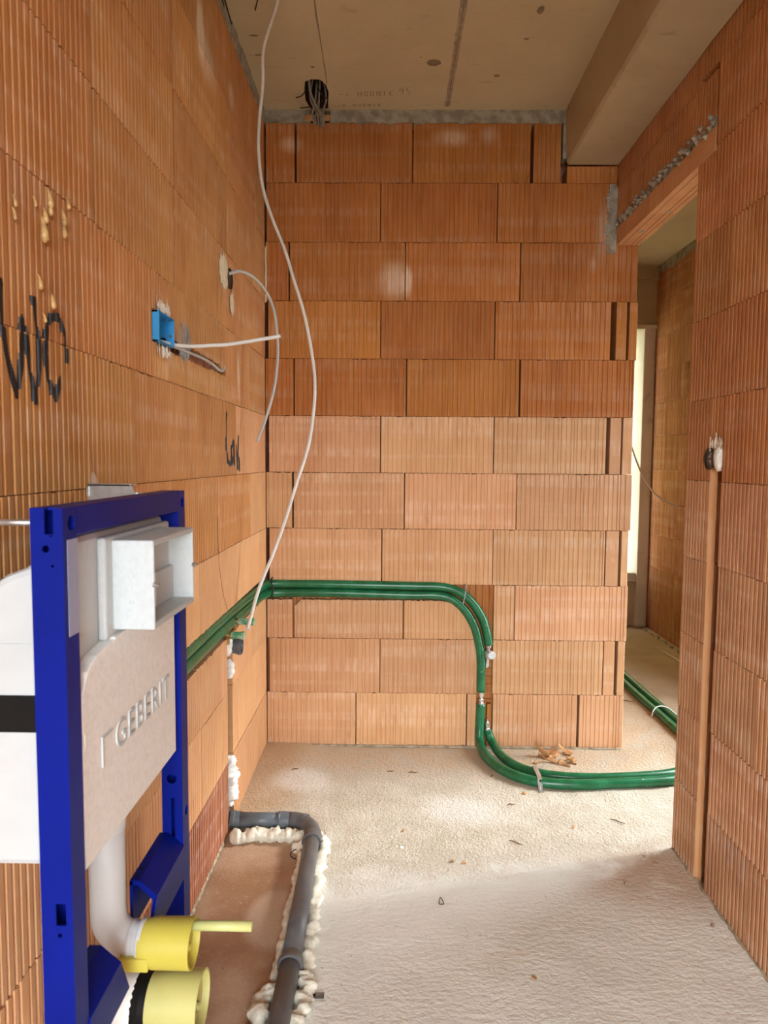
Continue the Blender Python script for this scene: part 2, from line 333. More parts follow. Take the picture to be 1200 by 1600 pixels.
# ---------------------------------------------------------------- bricks
STY = {'L': (0.0198, 0.0085, 0.0056), 'R': (0.0214, 0.0100, 0.0090), 'B': (0.0208, 0.0050, 0.0034), 'C': (0.034, 0.0050, 0.0040), 'P': (9, 0, 0), 'S': (0.0198, 0.0040, 0.0012)}
def profile(L, style, seed):
    pitch, gw, dep = STY[style]; r = random.Random(seed*31+7); pts = [(0, 0.0015), (0.002, 0.0)]; x = 0.006+r.random()*pitch*0.6
    while x < L-gw-0.006:
        pw = pitch
        if style == 'B': pw = pitch*(0.62 if r.random() < 0.22 else 1.0)
        if style == 'C': pw = pitch*r.choice((0.5, 0.5, 1.0, 1.6))
        if style in 'LR' and r.random() < 0.03: pw = pitch*1.8
        g = gw*(0.9+0.2*r.random()); d = dep*(0.75+0.4*r.random())
        if style == 'R':
            pts += [(x, 0.0), (x+g*0.14, d), (x+g*0.80, d), (x+g*0.92, d*0.25), (x+g, 0.0)]
        else:
            pts += [(x, 0.0), (x+g*0.16, d), (x+g*0.84, d), (x+g, 0.0)]
        x += pw*(0.95+0.1*r.random())
    pts += [(L-0.002, 0.0), (L, 0.0015)]
    return pts
def brick_mesh(L, H, depth, style, seed, zt=None, zb=None, gap=0.0016, prof=None):
    pr = prof or profile(L, style, seed); r = random.Random(seed*17+3); vs = []; fs = []
    if zt or zb:            # follow a cut edge closely
        fine = []
        for (a, b) in zip(pr, pr[1:]):
            n = max(1, int((b[0]-a[0])/0.006)); fine += [(a[0]+(b[0]-a[0])*k/n, a[1]+(b[1]-a[1])*k/n) for k in range(n)]
        pr = fine+[pr[-1]]
    for (x, y) in pr:
        t = (zt(x) if zt else H)-gap*0.5-(r.random()**6)*0.004; b = (zb(x) if zb else 0)+gap*0.5
        t = max(t, b+0.001)
        vs += [(x, y, b), (x, y, t), (x, depth, b), (x, depth, t)]
    for i in range(len(pr)-1):
        a = i*4; c = a+4
        fs += [(a, c, c+1, a+1), (a+1, c+1, c+3, a+3), (a, a+2, c+2, c)]
    e = (len(pr)-1)*4
    fs += [(0, 1, 3, 2), (e, e+2, e+3, e+1)]
    m = MB(); m.add(vs, fs); return m, pr
CACHE = {}; WALLB = {}
ORI = {'left': (PI/2, lambda a0, a1, z: (XL, a0, z)), 'right': (-PI/2, lambda a0, a1, z: (XR, a1, z)), 'back': (0, lambda a0, a1, z: (a0, D, z)), 'corridor': (-PI/2, lambda a0, a1, z: (XC, a1, z))}
def brick(wall, parent, a0, a1, z0, z1, style, mat, depth=0.1, zt=None, zb=None, seed=None, gapx=0.0014, proud=True, name='brick'):
    """one clay block: a0..a1 along the wall, z0..z1 up; zt/zb follow a cut edge (given along-wall coordinate a)"""
    if wall == 'back' and gapx == 0.0014: gapx = R_.choice((0.003, 0.005, 0.007))
    elif gapx == 0.0014: gapx = R_.choice((0.002, 0.003, 0.004))
    L = a1-a0-gapx; H = z1-z0; seed = R_.randrange(1, 4) if seed is None else seed
    flip = wall in ('right', 'corridor')
    key = (round(L, 3), round(H, 3), style, seed, depth, mat.name)
    A = (lambda x: a1-gapx/2-x) if flip else (lambda x: a0+gapx/2+x)
    if zt or zb or key not in CACHE:
        mb, pr = brick_mesh(L, H, depth, style, seed, (lambda x: min(H, zt(A(x))-z0)) if zt else None, (lambda x: max(0, zb(A(x))-z0)) if zb else None)
        me = mb.mesh('brick', mat)
        if not (zt or zb): CACHE[key] = (me, pr)
    else: me, pr = CACHE[key]
    o = bpy.data.objects.new(name, me); COL.objects.link(o)
    rz, loc = ORI[wall]; o.rotation_euler = (0, 0, rz); p = Vector(loc(a0+gapx/2, a1-gapx/2, z0)); off = R_.uniform(-0.0012, 0.0012) if proud else 0
    n = {'left': Vector((1, 0, 0)), 'right': Vector((-1, 0, 0)), 'back': Vector((0, -1, 0)), 'corridor': Vector((-1, 0, 0))}[wall]
    o.location = p+n*off; o.parent = parent; o.matrix_parent_inverse = Matrix.Translation(-Vector(parent.location))
    WALLB.setdefault(wall, []).append((a0, a1, z0, z1, pr, A, off, zt, zb)); return o
def depth_at(wall, a, z):
    for (a0, a1, z0, z1, pr, A, off, zt, zb) in WALLB[wall]:
        if a0 <= a < a1 and z0 <= z < z1:
            if zt and z > zt(a): continue
            if zb and z < zb(a): continue
            s = A(0); x = abs(a-s)
            for (p, q) in zip(pr, pr[1:]):
                if p[0] <= x <= q[0]:
                    t = (x-p[0])/max(1e-9, q[0]-p[0]); return p[1]+(q[1]-p[1])*t-off
            return -off
    return 0.0
def conform(name, wall, mask, ra, rz, mat, parent, lift=0.0007, da=0.0016, dz=0.005, fill=0.0):
    """a skin of paint, ink or plaster that follows the ribs of the blocks beneath; mask(a, z) gives thickness or None"""
    na = int((ra[1]-ra[0])/da); nz_ = int((rz[1]-rz[0])/dz); mb = MB(); idx = {}
    def V(i, j, th):
        if (i, j) not in idx:
            a = ra[0]+i*da; z = rz[0]+j*dz; d = depth_at(wall, a, z)*(1-fill)-lift-th
            idx[(i, j)] = len(mb.v)
            mb.v.append((XL-d, a, z) if wall == 'left' else (XR+d, a, z) if wall == 'right' else (a, D+d, z))
        return idx[(i, j)]
    for i in range(na):
        for j in range(nz_):
            th = mask(ra[0]+(i+.5)*da, rz[0]+(j+.5)*dz)
            if th is None: continue
            mb.f.append((V(i, j, th), V(i+1, j, th), V(i+1, j+1, th), V(i, j+1, th))); mb.sm.append(False)
    return obj(name, mb, mat, parent, fixn=False)
def strokes(polys, width):
    segs = [(Vector(a), Vector(b)) for s in polys for a, b in zip(s, s[1:])]
    def m(a, z):
        p = Vector((a, z))
        for (u, v) in segs:
            d = v-u; t = max(0, min(1, (p-u).dot(d)/max(1e-9, d.dot(d)))); q = (p-u-d*t).length
            if q < width*(0.5+0.18*nz(a*60, z*25, 3)): return 0.0
        return None
    return m
rows = lambda k: (k*0.25, k*0.25+0.25)

# ---- left wall
wl = MB(); wl.box(XL-0.20, XL-0.095, REAR_Y, D+0.12, -0.05, CEIL); wl.box(XL-0.11, XL, REAR_Y, -0.2, 0, 2.75)
WL = struct('wall_left', wl, BRD, 'left wall of ribbed clay blocks behind the blue frame, marked in black')
PZ1, PZ0 = 0.783, 0.697          # the pipe chase cut along the left wall
ch = lambda a: 0.75 if a < 1.2 else PZ0-0.006+0.010*nz(a*30, 1)+0.004*nz(a*140, 2)
cu = lambda a: 0.75 if a < 1.2 else PZ1+0.004*nz(a*40, 5)+0.003*nz(a*150, 6)
VC0, VC1 = 2.385, 2.462          # the drain chase running down to the floor
joints_even = [-0.2, 0.3, 0.795, 1.30, 1.80, 2.30, 2.80, D]; joints_odd = [-0.2, 0.05, 0.55, 1.05, 1.55, 2.05, 2.55, D]
SLOT = lambda a: 1.598+0.008*nz(a*25, 9)
for k in range(11):
    z0, z1 = rows(k); J = list(joints_even if k % 2 == 0 else joints_odd)
    if k in (7, 8): J = [-0.2, 0.35, 0.86, 1.36, 1.865, 2.44 if k == 8 else 2.37, 2.87, D]
    if k == 9: J = [-0.2, 0.35, 0.86, 1.36, 1.86, 2.44, 2.94, D]
    cuts = []
    if k <= 2: cuts = [(VC0, VC1)]
    if k == 6: J = [-0.2, 0.3, 0.80, 1.30, 1.675, 1.7925, 2.40, 2.80, D]
    for a0, a1 in zip(J, J[1:]):
        segs = [(a0, a1)]
        for c0, c1 in cuts:
            segs = [q for (p0, p1) in segs for q in ([(p0, min(p1, c0)), (max(p0, c1), p1)] if p0 < c1 and p1 > c0 else [(p0, p1)]) if q[1]-q[0] > 0.012]
        for b0, b1 in segs:
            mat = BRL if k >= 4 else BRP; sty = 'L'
            if k <= 3 and k >= 1 and b0 > 1.2: sty = 'S'
            if b0 > 2.3 and k not in (0,): sty = 'S'; mat = BRP if k < 6 else BRL
            if k == 0 and b1 <= VC0+0.01: mat = BRD; sty = 'L'
            if k == 0 and b0 >= VC1-0.01: mat = BRP; sty = 'B'
            if k == 6 and abs(b0-1.675) < 1e-6:
                brick('left', WL, b0, b1, z0, 1.583, sty, mat); brick('left', WL, b0, b1, 1.657, z1, sty, mat)
            elif k == 6 and abs(b0-1.7925) < 1e-6:
                lo = lambda a: SLOT(a)-0.013-0.004*nz(a*220, 4)-(0.006 if a < 2.2 else 0)
                hi = lambda a: SLOT(a)+0.013+0.010*abs(nz(a*160, 8))-(0.010 if a > 2.33 else 0)
                brick('left', WL, b0, b1, z0, z1, sty, mat, zt=lo); brick('left', WL, b0, b1, z0, z1, sty, mat, zb=hi)
            elif k == 2: brick('left', WL, b0, b1, z0, z1, sty, mat, zt=ch)
            elif k == 3: brick('left', WL, b0, b1, z0, z1, sty, mat, zb=cu)
            else:
                e = 0.0
                brick('left', WL, b0, b1-e, z0, z1, sty, mat, gapx=0.022 if k >= 7 and (abs(b1-1.862) < 0.004 or abs(b1-2.44) < 0.002) else 0.0014)
mb = MB()          # broken clay webs at the bottom of the two chases
n = 90
for i in range(n):
    a = 1.2+(D-1.2)*i/n; dpt = 0.042+0.01*abs(nz(a*70, 3)); mb.box(XL-0.09, XL-dpt, a, a+(D-1.2)/n*(0.75+0.2*R_.random()), 0.66, 0.80)
mb.box(XL-0.092, XL-0.07, VC0-0.02, VC1+0.02, -0.02, 0.70)
for i in range(40):
    a = 1.80+0.60*i/40; mb.box(XL-0.06, XL-0.018-0.008*R_.random(), a, a+0.009, 1.575, 1.625)
o = obj('chase_rubble', mb, BRD, WL); o['kind'] = 'stuff'
mb = MB()          # top mortar bed
n = 60
prev = None
for i in range(n):
    a0 = -1.5+(D+1.5)*i/n; a1 = -1.5+(D+1.5)*(i+1)/n; zb = 2.752+0.010*nz(a0*9)-0.004; mb.box(XL-0.09, XL+0.004+0.005*nz(a0*14, 4), a0, a1, zb, CEIL)
obj('mortar_bed', mb, MORT, WL)
WC = [[(1.031, 1.56), (1.03, 1.505), (1.037, 1.46), (1.062, 1.401), (1.077, 1.447), (1.085, 1.516)], [(1.092, 1.507), (1.102, 1.446), (1.118, 1.396), (1.132, 1.45), (1.133, 1.505), (1.122, 1.555)], [(1.23, 1.476), (1.228, 1.516), (1.21, 1.54), (1.193, 1.545), (1.172, 1.533), (1.16, 1.51), (1.154, 1.478), (1.16, 1.438), (1.185, 1.404), (1.202, 1.437)]]
LAV = [[(2.401, 1.46), (2.396, 1.339), (2.413, 1.298), (2.456, 1.287)], [(2.503, 1.37), (2.464, 1.34), (2.475, 1.289), (2.506, 1.323), (2.503, 1.368), (2.515, 1.289)], [(2.589, 1.387), (2.567, 1.277)], [(2.548, 1.351), (2.577, 1.274)], [(2.6, 1.307), (2.604, 1.267)]]
conform('marker_lettering', 'left', strokes(WC, 0.0132), (1.01, 1.25), (1.385, 1.575), MARK, WL, 0.0013, 0.0008, 0.005, 0.35)['label'] = 'handwritten black WC'
conform('marker_lettering', 'left', strokes(LAV, 0.017), (2.38, 2.62), (1.255, 1.47), MARK, WL, 0.0013, 0.0010, 0.005, 0.35)['label'] = 'handwritten black Lav.'
def ragged(cy, cz, ha, hz, seed, th=0.002, streak=0.035):
    def m(a, z):
        u = (a-cy)/ha; top = hz*math.sqrt(max(0, 1-u*u))+streak*nz(a*190, seed)+streak*0.5*nz(a*60, seed+3)
        return th+0.0012*nz(a*90, z*40, seed) if abs(u) < 1 and -top < z-cz < top else None
    return m
P1 = ragged(2.375, 1.925, 0.062, 0.055, 2); P2 = ragged(2.487, 1.845, 0.035, 0.035, 5)
conform('plaster_smear', 'left', lambda a, z: P1(a, z) or P2(a, z), (2.29, 2.54), (1.78, 2.03), PLAST, WL, 0.0015, 0.0022, 0.004, 0.7)
SM = ragged(1.925, 1.622, 0.060, 0.052, 8, 0.0, 0.016)
conform('overspray', 'left', SM, (1.85, 2.0), (1.54, 1.70), SPRAY, WL, 0.0005, 0.0018, 0.004)
G1 = ragged(1.735, 1.668, 0.058, 0.012, 11, 0.007, 0.026); G2 = ragged(1.735, 1.566, 0.058, 0.010, 14, 0.006, 0.028)
conform('plaster_dab', 'left', lambda a, z: G1(a, z) or G2(a, z), (1.67, 1.80), (1.525, 1.705), GYPS, WL, 0.002, 0.002, 0.003, 0.6)
for (a, z, s) in [(1.07, 1.686, .7), (1.068, 1.666, .7), (1.13, 1.706, .6), (1.179, 1.727, 1.2), (1.180, 1.712, .9), (1.162, 1.695, 1.0), (1.157, 1.669, 1.5), (1.227, 1.712, 1.1), (1.228, 1.692, 1.0), (1.245, 1.743, .8), (1.139, 1.584, .9), (1.18, 1.563, 1.0), (1.151, 1.531, .6)]:
    mb = MB(); h = 0.010*s
    mb.tube([(XL+0.000, a, z+h*1.6), (XL+0.002, a+0.001, z+h*0.9), (XL+0.004, a, z), (XL+0.0045, a, z-h*0.7), (XL+0.003, a, z-h*1.15)], [0.0012, 0.0026*s, 0.004*s, 0.0048*s, 0.0015], 8)
    obj('resin_drip', mb, GLUE, WL)

# ---- back wall
wb = MB(); wb.box(XL-0.2, 1.052, D+0.095, D+0.112, 0, 2.75); wb.box(XL-0.11, XL-0.002, D+0.001, D+0.1, 0, CEIL); wb.box(XL, XR, D+0.05, D+0.112, 2.74, CEIL)
WB = struct('wall_back', wb, BRD, 'back wall of orange ribbed clay blocks crossed by two green pipes')
CX0, CX1 = 0.388, 0.457           # vertical pipe chase
def arc_in(a):                    # lower/left edge of the chase: level, then bending down
    if a < 0.20: return 0.677+0.004*nz(a*60, 2)+0.003*nz(a*190, 7)
    t = max(0.0, 1-((a-0.20)/0.185)**2); return 0.500+0.177*math.sqrt(t)+0.003*nz(a*120, 2)
wig = lambda a: 0
end = 1.056
def R(k, xs, stys=None, **kw):
    z0, z1 = rows(k)
    for i, (a0, a1) in enumerate(xs):
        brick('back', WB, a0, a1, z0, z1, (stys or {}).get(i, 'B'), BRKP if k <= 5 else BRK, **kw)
c0 = XL+0.012                     # dark open joint in the corner, course about
R(0, [(XL, -0.161), (-0.161, 0.344), (0.344, CX0), (CX1+0.003, 0.846), (0.853, end)])
R(1, [(c0, -0.052), (-0.052, CX0), (CX1, 0.955), (0.957, 1.008), (1.019, end-0.003)], {3: 'P', 4: 'P'})
z0, z1 = rows(2)
brick('back', WB, XL, -0.447, z0, z1, 'B', BRKP, zt=arc_in); brick('back', WB, -0.444, 0.051, z0, z1, 'B', BRKP, zt=lambda a: arc_in(a)-max(0, 0.03-abs(a+0.44)))
brick('back', WB, 0.052, 0.384, z0, z1, 'B', BRKP, zt=arc_in)
R(2, [(CX1, 0.552), (0.552, end+0.001)])
R(3, [(c0, -0.047), (-0.047, 0.449), (0.449, 0.949), (0.951, 1.012), (1.018, end-0.001)], {3: 'P', 4: 'P'})
R(4, [(XL, -0.449), (-0.446, 0.052), (0.052, 0.550), (0.550, 1.060)])
R(5, [(c0, -0.056), (-0.056, 0.443), (0.443, 0.942), (0.955, 1.006), (1.011, end)], {3: 'P', 4: 'P'})
R(6, [(XL, -0.442), (-0.440, 0.055), (0.055, 0.553), (0.554, 1.057)])
R(7, [(c0, -0.059), (-0.059, 0.439), (0.439, 0.947), (0.966, 1.015), (1.024, 1.061)], {3: 'P', 4: 'P'})
R(8, [(XL, -0.461), (-0.459, 0.045), (0.045, 0.545), (0.546, 1.055)])
R(9, [(XL+0.006, -0.063), (-0.063, 0.441), (0.441, XR-0.002)])
R(10, [(XL+0.004, -0.434), (-0.430, 0.073), (0.074, 0.580), (0.590, 0.712)])
brick('back', WB, 0.736, XR-0.003, 2.5, 2.572, 'B', BRK)
mb = MB()
for i in range(34):               # broken webs showing in the chase under and beside the pipes
    a = XL+0.02+i*0.030; mb.box(a, a+0.020+0.006*R_.random(), D+0.030+0.008*R_.random(), D+0.095, 0.46, 0.752)
for i in range(14):
    z = 0.0+i*0.036; mb.box(0.37, 0.475, D+0.034+0.008*R_.random(), D+0.095, z, z+0.034)
mb.box(XL, 0.5, D+0.046, D+0.095, 0, 0.75)
mb.box(0.437, 0.455, D+0.006, D+0.05, 0.0, 0.20)
o = obj('chase_rubble', mb, BRK, WB); o['kind'] = 'stuff'
mb = MB(); N_ = 90
for i in range(N_):               # mortar bed under the ceiling
    a0 = XL+(0.722-XL)*i/N_; a1 = XL+(0.722-XL)*(i+1)/N_
    if -0.372 < a0 < -0.285: continue
    zb = 2.752-0.004+0.007*nz(a0*16)-0.008*max(0, nz(a0*45, 3)); mb.box(a0, a1, D-0.008+0.004*nz(a0*12, 7), D+0.09, zb, CEIL)
for (x0, x1) in ((-0.395, -0.352), (-0.305, -0.285)): mb.box(x0, x1, D-0.010, D+0.05, 2.752, 2.775)
mb.box(0.716, 0.731, D-0.004, D+0.06, 2.60, CEIL)
obj('mortar_bed', mb, MORT, WB)
for (x0, x1) in ((-0.392, -0.350), (-0.312, -0.283)):
    mb = MB(); mb.box(x0, x1, D-0.014, D+0.02, 2.752, 2.778); o = obj('clay_chip', mb, SPLIT, WB, 0.003)
def m_smear(a, z):
    e = 0.912+0.020*nz(z*18, 4)+0.018*nz(z*70, 6)+0.02*nz(a*300, z*9, 3)+0.02*max(0, 2.30-z)*6*0.5
    return 0.004+0.004*nz(a*40, z*30) if e < a < 0.957 and z > 2.205+0.03*nz(a*120, 3) and z < 2.493-max(0, a-0.945)*1.5 else None
conform('mortar_smear', 'back', m_smear, (0.89, 0.958), (2.17, 2.50), MORT, WB, 0.001, 0.003, 0.005, 0.9)
mb = MB()                         # mortar squeezed out along the foot of the wall
pts = [(XL+0.02+(1.05-XL)*i/70, D-0.004-0.004*nz(i*0.6), 0.002) for i in range(70)]
mb.tube(pts, 0.008, 7, jitter=lambda i, a, r, p: r*(0.75+0.7*nz(p.x*35, a*1.2, 2)))
o = obj('mortar_squeeze', mb, SANDM, WB); 
mb = MB(); mb.tube([(XL+0.006, D-0.004, 2.20+0.01*i+0.0) for i in range(0, 1)]+[(XL+0.005+0.002*nz(i), D-0.004, 2.25-0.02*i) for i in range(0, 14)], 0.005, 6, jitter=lambda i, a, r, p: r*(0.8+0.8*nz(p.z*60, a)))
obj('mortar_bead', mb, PLAST, WB)

# ---- right wall with the doorway
wr = MB(); wr.box(XR+0.074, XR+0.098, REAR_Y, JAMB-0.002, -0.05, CEIL); wr.box(XR+0.045, XR+0.098, JAMB-0.002, D, 2.345, CEIL); wr.box(XR, XR+0.06, REAR_Y, 0.30, 0, 2.75)
wr.box(XR, XR+0.098, JAMB-0.14, D, 2.74, CEIL)
WR = struct('wall_right', wr, BRR, 'right wall of ribbed clay blocks with a doorway and a slot down it')
S0, S1 = 2.076, 2.142
je = [0.30, 0.82, 1.32, 1.82, JAMB]; jo = [0.30, 0.57, 1.07, 1.57, 2.07, JAMB]
for k in range(11):
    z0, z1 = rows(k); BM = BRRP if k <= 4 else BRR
    if k == 9:
        for a0, a1 in ((0.30, 0.57), (0.57, 1.07), (1.07, 1.57), (1.57, 2.190)): brick('right', WR, a0, a1, z0, z1, 'R', BM, 0.075)
        for a0, a1 in ((2.204, 2.45), (2.45, 2.95), (2.95, D)):
            brick('right', WR, a0, a1, 2.25, 2.48, 'R', BM, 0.075, zb=lambda a: 2.336+0.012*nz(a*26, 3)+0.010*nz(a*75, 5))
    elif k == 10:
        for a0, a1 in ((0.30, 0.82), (0.82, 1.32), (1.32, 1.82), (1.82, 2.32), (2.32, 2.82), (2.82, D)):
            if a0 < 2.3: brick('right', WR, a0, a1, z0, z1, 'R', BM, 0.075, zb=None)
            else: brick('right', WR, a0, a1, 2.48, z1, 'R', BM, 0.075)
    else:
        J = je if k % 2 == 0 else jo
        dz = 0.0
        for a0, a1 in zip(J, J[1:]):
            segs = [(a0, a1)]
            if k <= 4: segs = [q for q in ((a0, min(a1, S0)), (max(a0, S1), a1)) if q[1]-q[0] > 0.02] if a1 > S0 else segs
            if k == 5 and a1 > S0:
                segs = [q for q in ((a0, min(a1, S0)), (max(a0, S1), a1)) if q[1]-q[0] > 0.02]
                brick('right', WR, S0, S1, z0, z1, 'R', BM, 0.075, zb=lambda a: 1.285)  if a0 < S0+0.02 else None
            zt8 = (lambda a: 2.25 if a < 2.196 else 2.238)
            for b0, b1 in segs:
                if k == 8 and b1 > 2.196: brick('right', WR, b0, b1, z0, z1, 'R', BM, 0.075, zt=zt8)
                else: brick('right', WR, b0, b1, z0, z1, 'R', BM, 0.075)
mb = MB(); seg = 8; vs = []; nzv = 60            # cut chamber down the wall: curved web, then the open hollow behind it
for j in range(nzv+1):
    z = 1.285*j/nzv
    for i in range(seg+1):
        t = i/seg; w_ = 0.025+0.003*nz(z*14, 3)-0.004*max(0, nz(z*40, 9)); a = S1-w_*t; dd = 0.0095*math.sin(t*PI/2)*(1+0.15*nz(a*60, z*30)); vs.append((XR+0.0005+dd, a, z))
mb.add(vs, [(j*(seg+1)+i, j*(seg+1)+i+1, (j+1)*(seg+1)+i+1, (j+1)*(seg+1)+i) for j in range(nzv) for i in range(seg)], True)
obj('slot_web', mb, BRP, WR)
mb = MB()
for z in (0.26, 0.50, 0.735, 1.0): mb.box(XR+0.012, XR+0.07, S0-0.004, S0+0.012+0.008*R_.random(), z, z+0.018)
o = obj('slot_rubble', mb, BRD, WR); o['kind'] = 'stuff'
P3 = ragged(2.105, 1.362, 0.046, 0.018, 21, 0.003, 0.035)
conform('plaster_smear', 'right', lambda a, z: (P3(a, z) if z > 1.33 else None), (2.05, 2.16), (1.32, 1.43), GYPS, WR, 0.002, 0.002, 0.003, 0.75)
mb = MB(); mb.tube([(XR+0.002, 2.090, 1.283), (XR, 2.088, 1.298), (XR-0.001, 2.086, 1.32), (XR, 2.087, 1.342), (XR+0.002, 2.090, 1.353)], [0.011, 0.017, 0.018, 0.017, 0.010], 9, jitter=lambda i, a, r, p: r*(0.9+0.5*nz(p.z*70, a)))
obj('plaster_dab', mb, GYPS, WR)
mb = MB()                                          # rough mortar between lintel and blocks
for i in range(150):
    a = 2.20+(D-2.20)*R_.random(); s = 0.008+0.008*R_.random(); z = 2.318+0.020*R_.random()
    bmx = [(XR+0.006*R_.random()-0.004+dx*s, a+dy*s, z+dz_*s*0.9) for dx, dy, dz_ in [(R_.uniform(-1, 1), R_.uniform(-1, 1), R_.uniform(-1, 1)) for _ in range(1)]]
    c = Vector(bmx[0]); o6 = [c+Vector(v)*s*0.8 for v in ((1, 0, 0), (-1, 0, 0), (0, 1, 0), (0, -1, 0), (0, 0, 1), (0, 0, -1))]
    mb.add(o6, [(0, 2, 4), (2, 1, 4), (1, 3, 4), (3, 0, 4), (2, 0, 5), (1, 2, 5), (3, 1, 5), (0, 3, 5)])
mb.box(XR+0.002, XR+0.09, 2.205, D, 2.308, 2.345)
o = obj('mortar_bed', mb, MORT, WR); o['kind'] = 'stuff'
# clay lintel over the doorway: shells with grooves beneath, built as two pieces
lt = MB()
LINT = bpy.data.objects.new('lintel', None); COL.objects.link(LINT); LINT.location = (XR+0.05, 2.66, 2.237); LINT['kind'] = 'structure'; LINT['label'] = 'flat clay lintel bridging the doorway under rough mortar'; LINT['category'] = 'lintel'
for (y0, y1) in ((2.200, 2.745), (2.747, D)):
    mb = MB(); z0 = 2.240; z1 = 2.312
    xs = [XR, XR+0.020, XR+0.023, XR+0.058, XR+0.061, XR+0.078, XR+0.081, XR+0.098]
    poly = [(XR-0.001, z1), (XR-0.001, z0)]
    for i in (1, 3, 5):
        poly += [(xs[i], z0), (xs[i]+0.0005, z0+0.014), (xs[i+1]-0.0005, z0+0.014), (xs[i+1], z0)]
    poly += [(xs[7], z0), (xs[7], z1)]
    mb.prism(poly, 1, y0, y1); obj('lintel_shell', mb, BRP, LINT)
mb = MB(); mb.lathe([(0, 0.0), (0, 0.014), (0.002, 0.014)], (XR+0.04, 2.95, 2.2385), (0, 0, 1), 14); obj('mortar_spot', mb, MORT, LINT)
mb = MB(); mb.lathe([(0, 0.0), (0, 0.011), (0.002, 0.011)], (XR+0.06, 2.72, 2.2385), (0, 0, 1), 14); obj('mortar_spot', mb, MORT, LINT)

for wn, par, x, ya, yb in (('r', WR, XR+0.002, 0.4, 2.315), ('l', WL, XL-0.002, 0.4, 2.33)):
    mb = MB(); pts = [(x+0.003*nz(i*0.5, 2), ya+(yb-ya)*i/110, 0.001) for i in range(111)]
    mb.tube(pts, 0.009, 7, jitter=lambda i, a, r, p: r*(0.62+0.9*nz(p.y*45, a*1.2, 4)))
    obj('mortar_squeeze', mb, SANDM, par)

# ---- corridor beyond the doorway
wc = MB()
wc.box(XC+0.045, XC+0.20, 1.0, SIDE_OPEN[0], 0, CEIL); wc.box(XC+0.045, XC+0.20, SIDE_OPEN[1], YEND, 0, CEIL); wc.box(XC+0.045, XC+0.20, SIDE_OPEN[0], SIDE_OPEN[1], SIDE_OPEN[3], CEIL)
wc.box(XC, XC+0.05, 1.0, SIDE_OPEN[0], 0, CEIL); wc.box(XC, XC+0.05, SIDE_OPEN[0], SIDE_OPEN[1], SIDE_OPEN[3], CEIL); wc.box(XC, XC+0.05, SIDE_OPEN[1], 4.05, 0, CEIL)
WCR = struct('wall_corridor', wc, BRR, 'brick wall of the corridor seen through the doorway')
for k in range(11):
    z0, z1 = rows(k); J = [4.05, 4.55, 5.05, YEND] if k % 2 else [4.05, 4.30, 4.80, 5.30, YEND]
    for a0, a1 in zip(J, J[1:]): brick('corridor', WCR, a0, a1, z0, z1, 'C', BRC, 0.05)
mb = MB()
for i in range(40):
    a0 = SIDE_OPEN[1]+(YEND-SIDE_OPEN[1])*i/40; mb.box(XC-0.004, XC+0.05, a0, a0+(YEND-SIDE_OPEN[1])/40, 2.735+0.02*nz(a0*7), CEIL)
obj('mortar_bed', mb, MORT, WCR)
mb = MB(); mb.box(1.052, XC, 0.9, 1.0, 0, CEIL); struct('wall_corridor_near', mb, BRR, 'plain near end wall of the corridor')
mb = MB(); mb.box(1.0, 1.054, D+0.11, YEND, 0, CEIL); struct('wall_corridor_left', mb, BRR, 'plain left wall of the corridor behind the back wall')
we = MB(); e0, e1, s0, s1 = END_OPEN
we.box(1.0, e0, YEND, YEND+0.20, 0, CEIL); we.box(e1+0.09, XC+0.2, YEND, YEND+0.20, 0, CEIL); we.box(e0, e1+0.09, YEND, YEND+0.20, 2.36, CEIL); we.box(e0, e1, YEND+0.02, YEND+0.20, 0, 0.36)
we.box(1.0, XC+0.02, YEND-0.03, YEND+0.02, 2.70, CEIL)
WE = struct('wall_corridor_end', we, CONB, 'concrete end wall of the corridor above the bright opening')
W1 = bpy.data.objects.new('window_1', None); COL.objects.link(W1); W1.location = (e1, YEND, 0.36); W1['kind'] = 'structure'; W1['label'] = 'bright unglazed opening with rough concrete frame at the corridor end'; W1['category'] = 'window'
mb = MB(); mb.box(e1, e1+0.088, YEND-0.02, YEND+0.20, 0.0, 2.335); obj('frame_post', mb, CONG, W1, 0.006)
mb = MB(); mb.box(e0-0.03, e1+0.10, YEND-0.025, YEND+0.21, 2.325, 2.362); obj('frame_head', mb, CONG, W1, 0.006)
mb = MB(); mb.box(e0, e1, YEND-0.01, YEND+0.24, 0.36, 0.43); obj('sill', mb, CONG, W1, 0.006)
mb = MB(); mb.box(0.3, 2.9, 6.22, 6.42, 0.62, 4.5)
o = obj('insulated_facade', mb, INS); tag(o, 'pale yellow insulated facade beyond the corridor opening', 'facade'); o['kind'] = 'structure'
mb = MB()
for (z, s) in ((2.33, 0.10), (2.13, 0.16), (1.97, 0.13)): mb.box(2.00, 2.24, 6.214, 6.224, z, z+0.008)
obj('board_joint', mb, CONG, o)
mb = MB(); mb.box(0.3, 2.9, 6.10, 6.42, -0.05, 0.62); o2 = obj('plinth', mb, CONG); tag(o2, 'grey concrete plinth below the yellow facade', 'plinth'); o2['kind'] = 'structure'

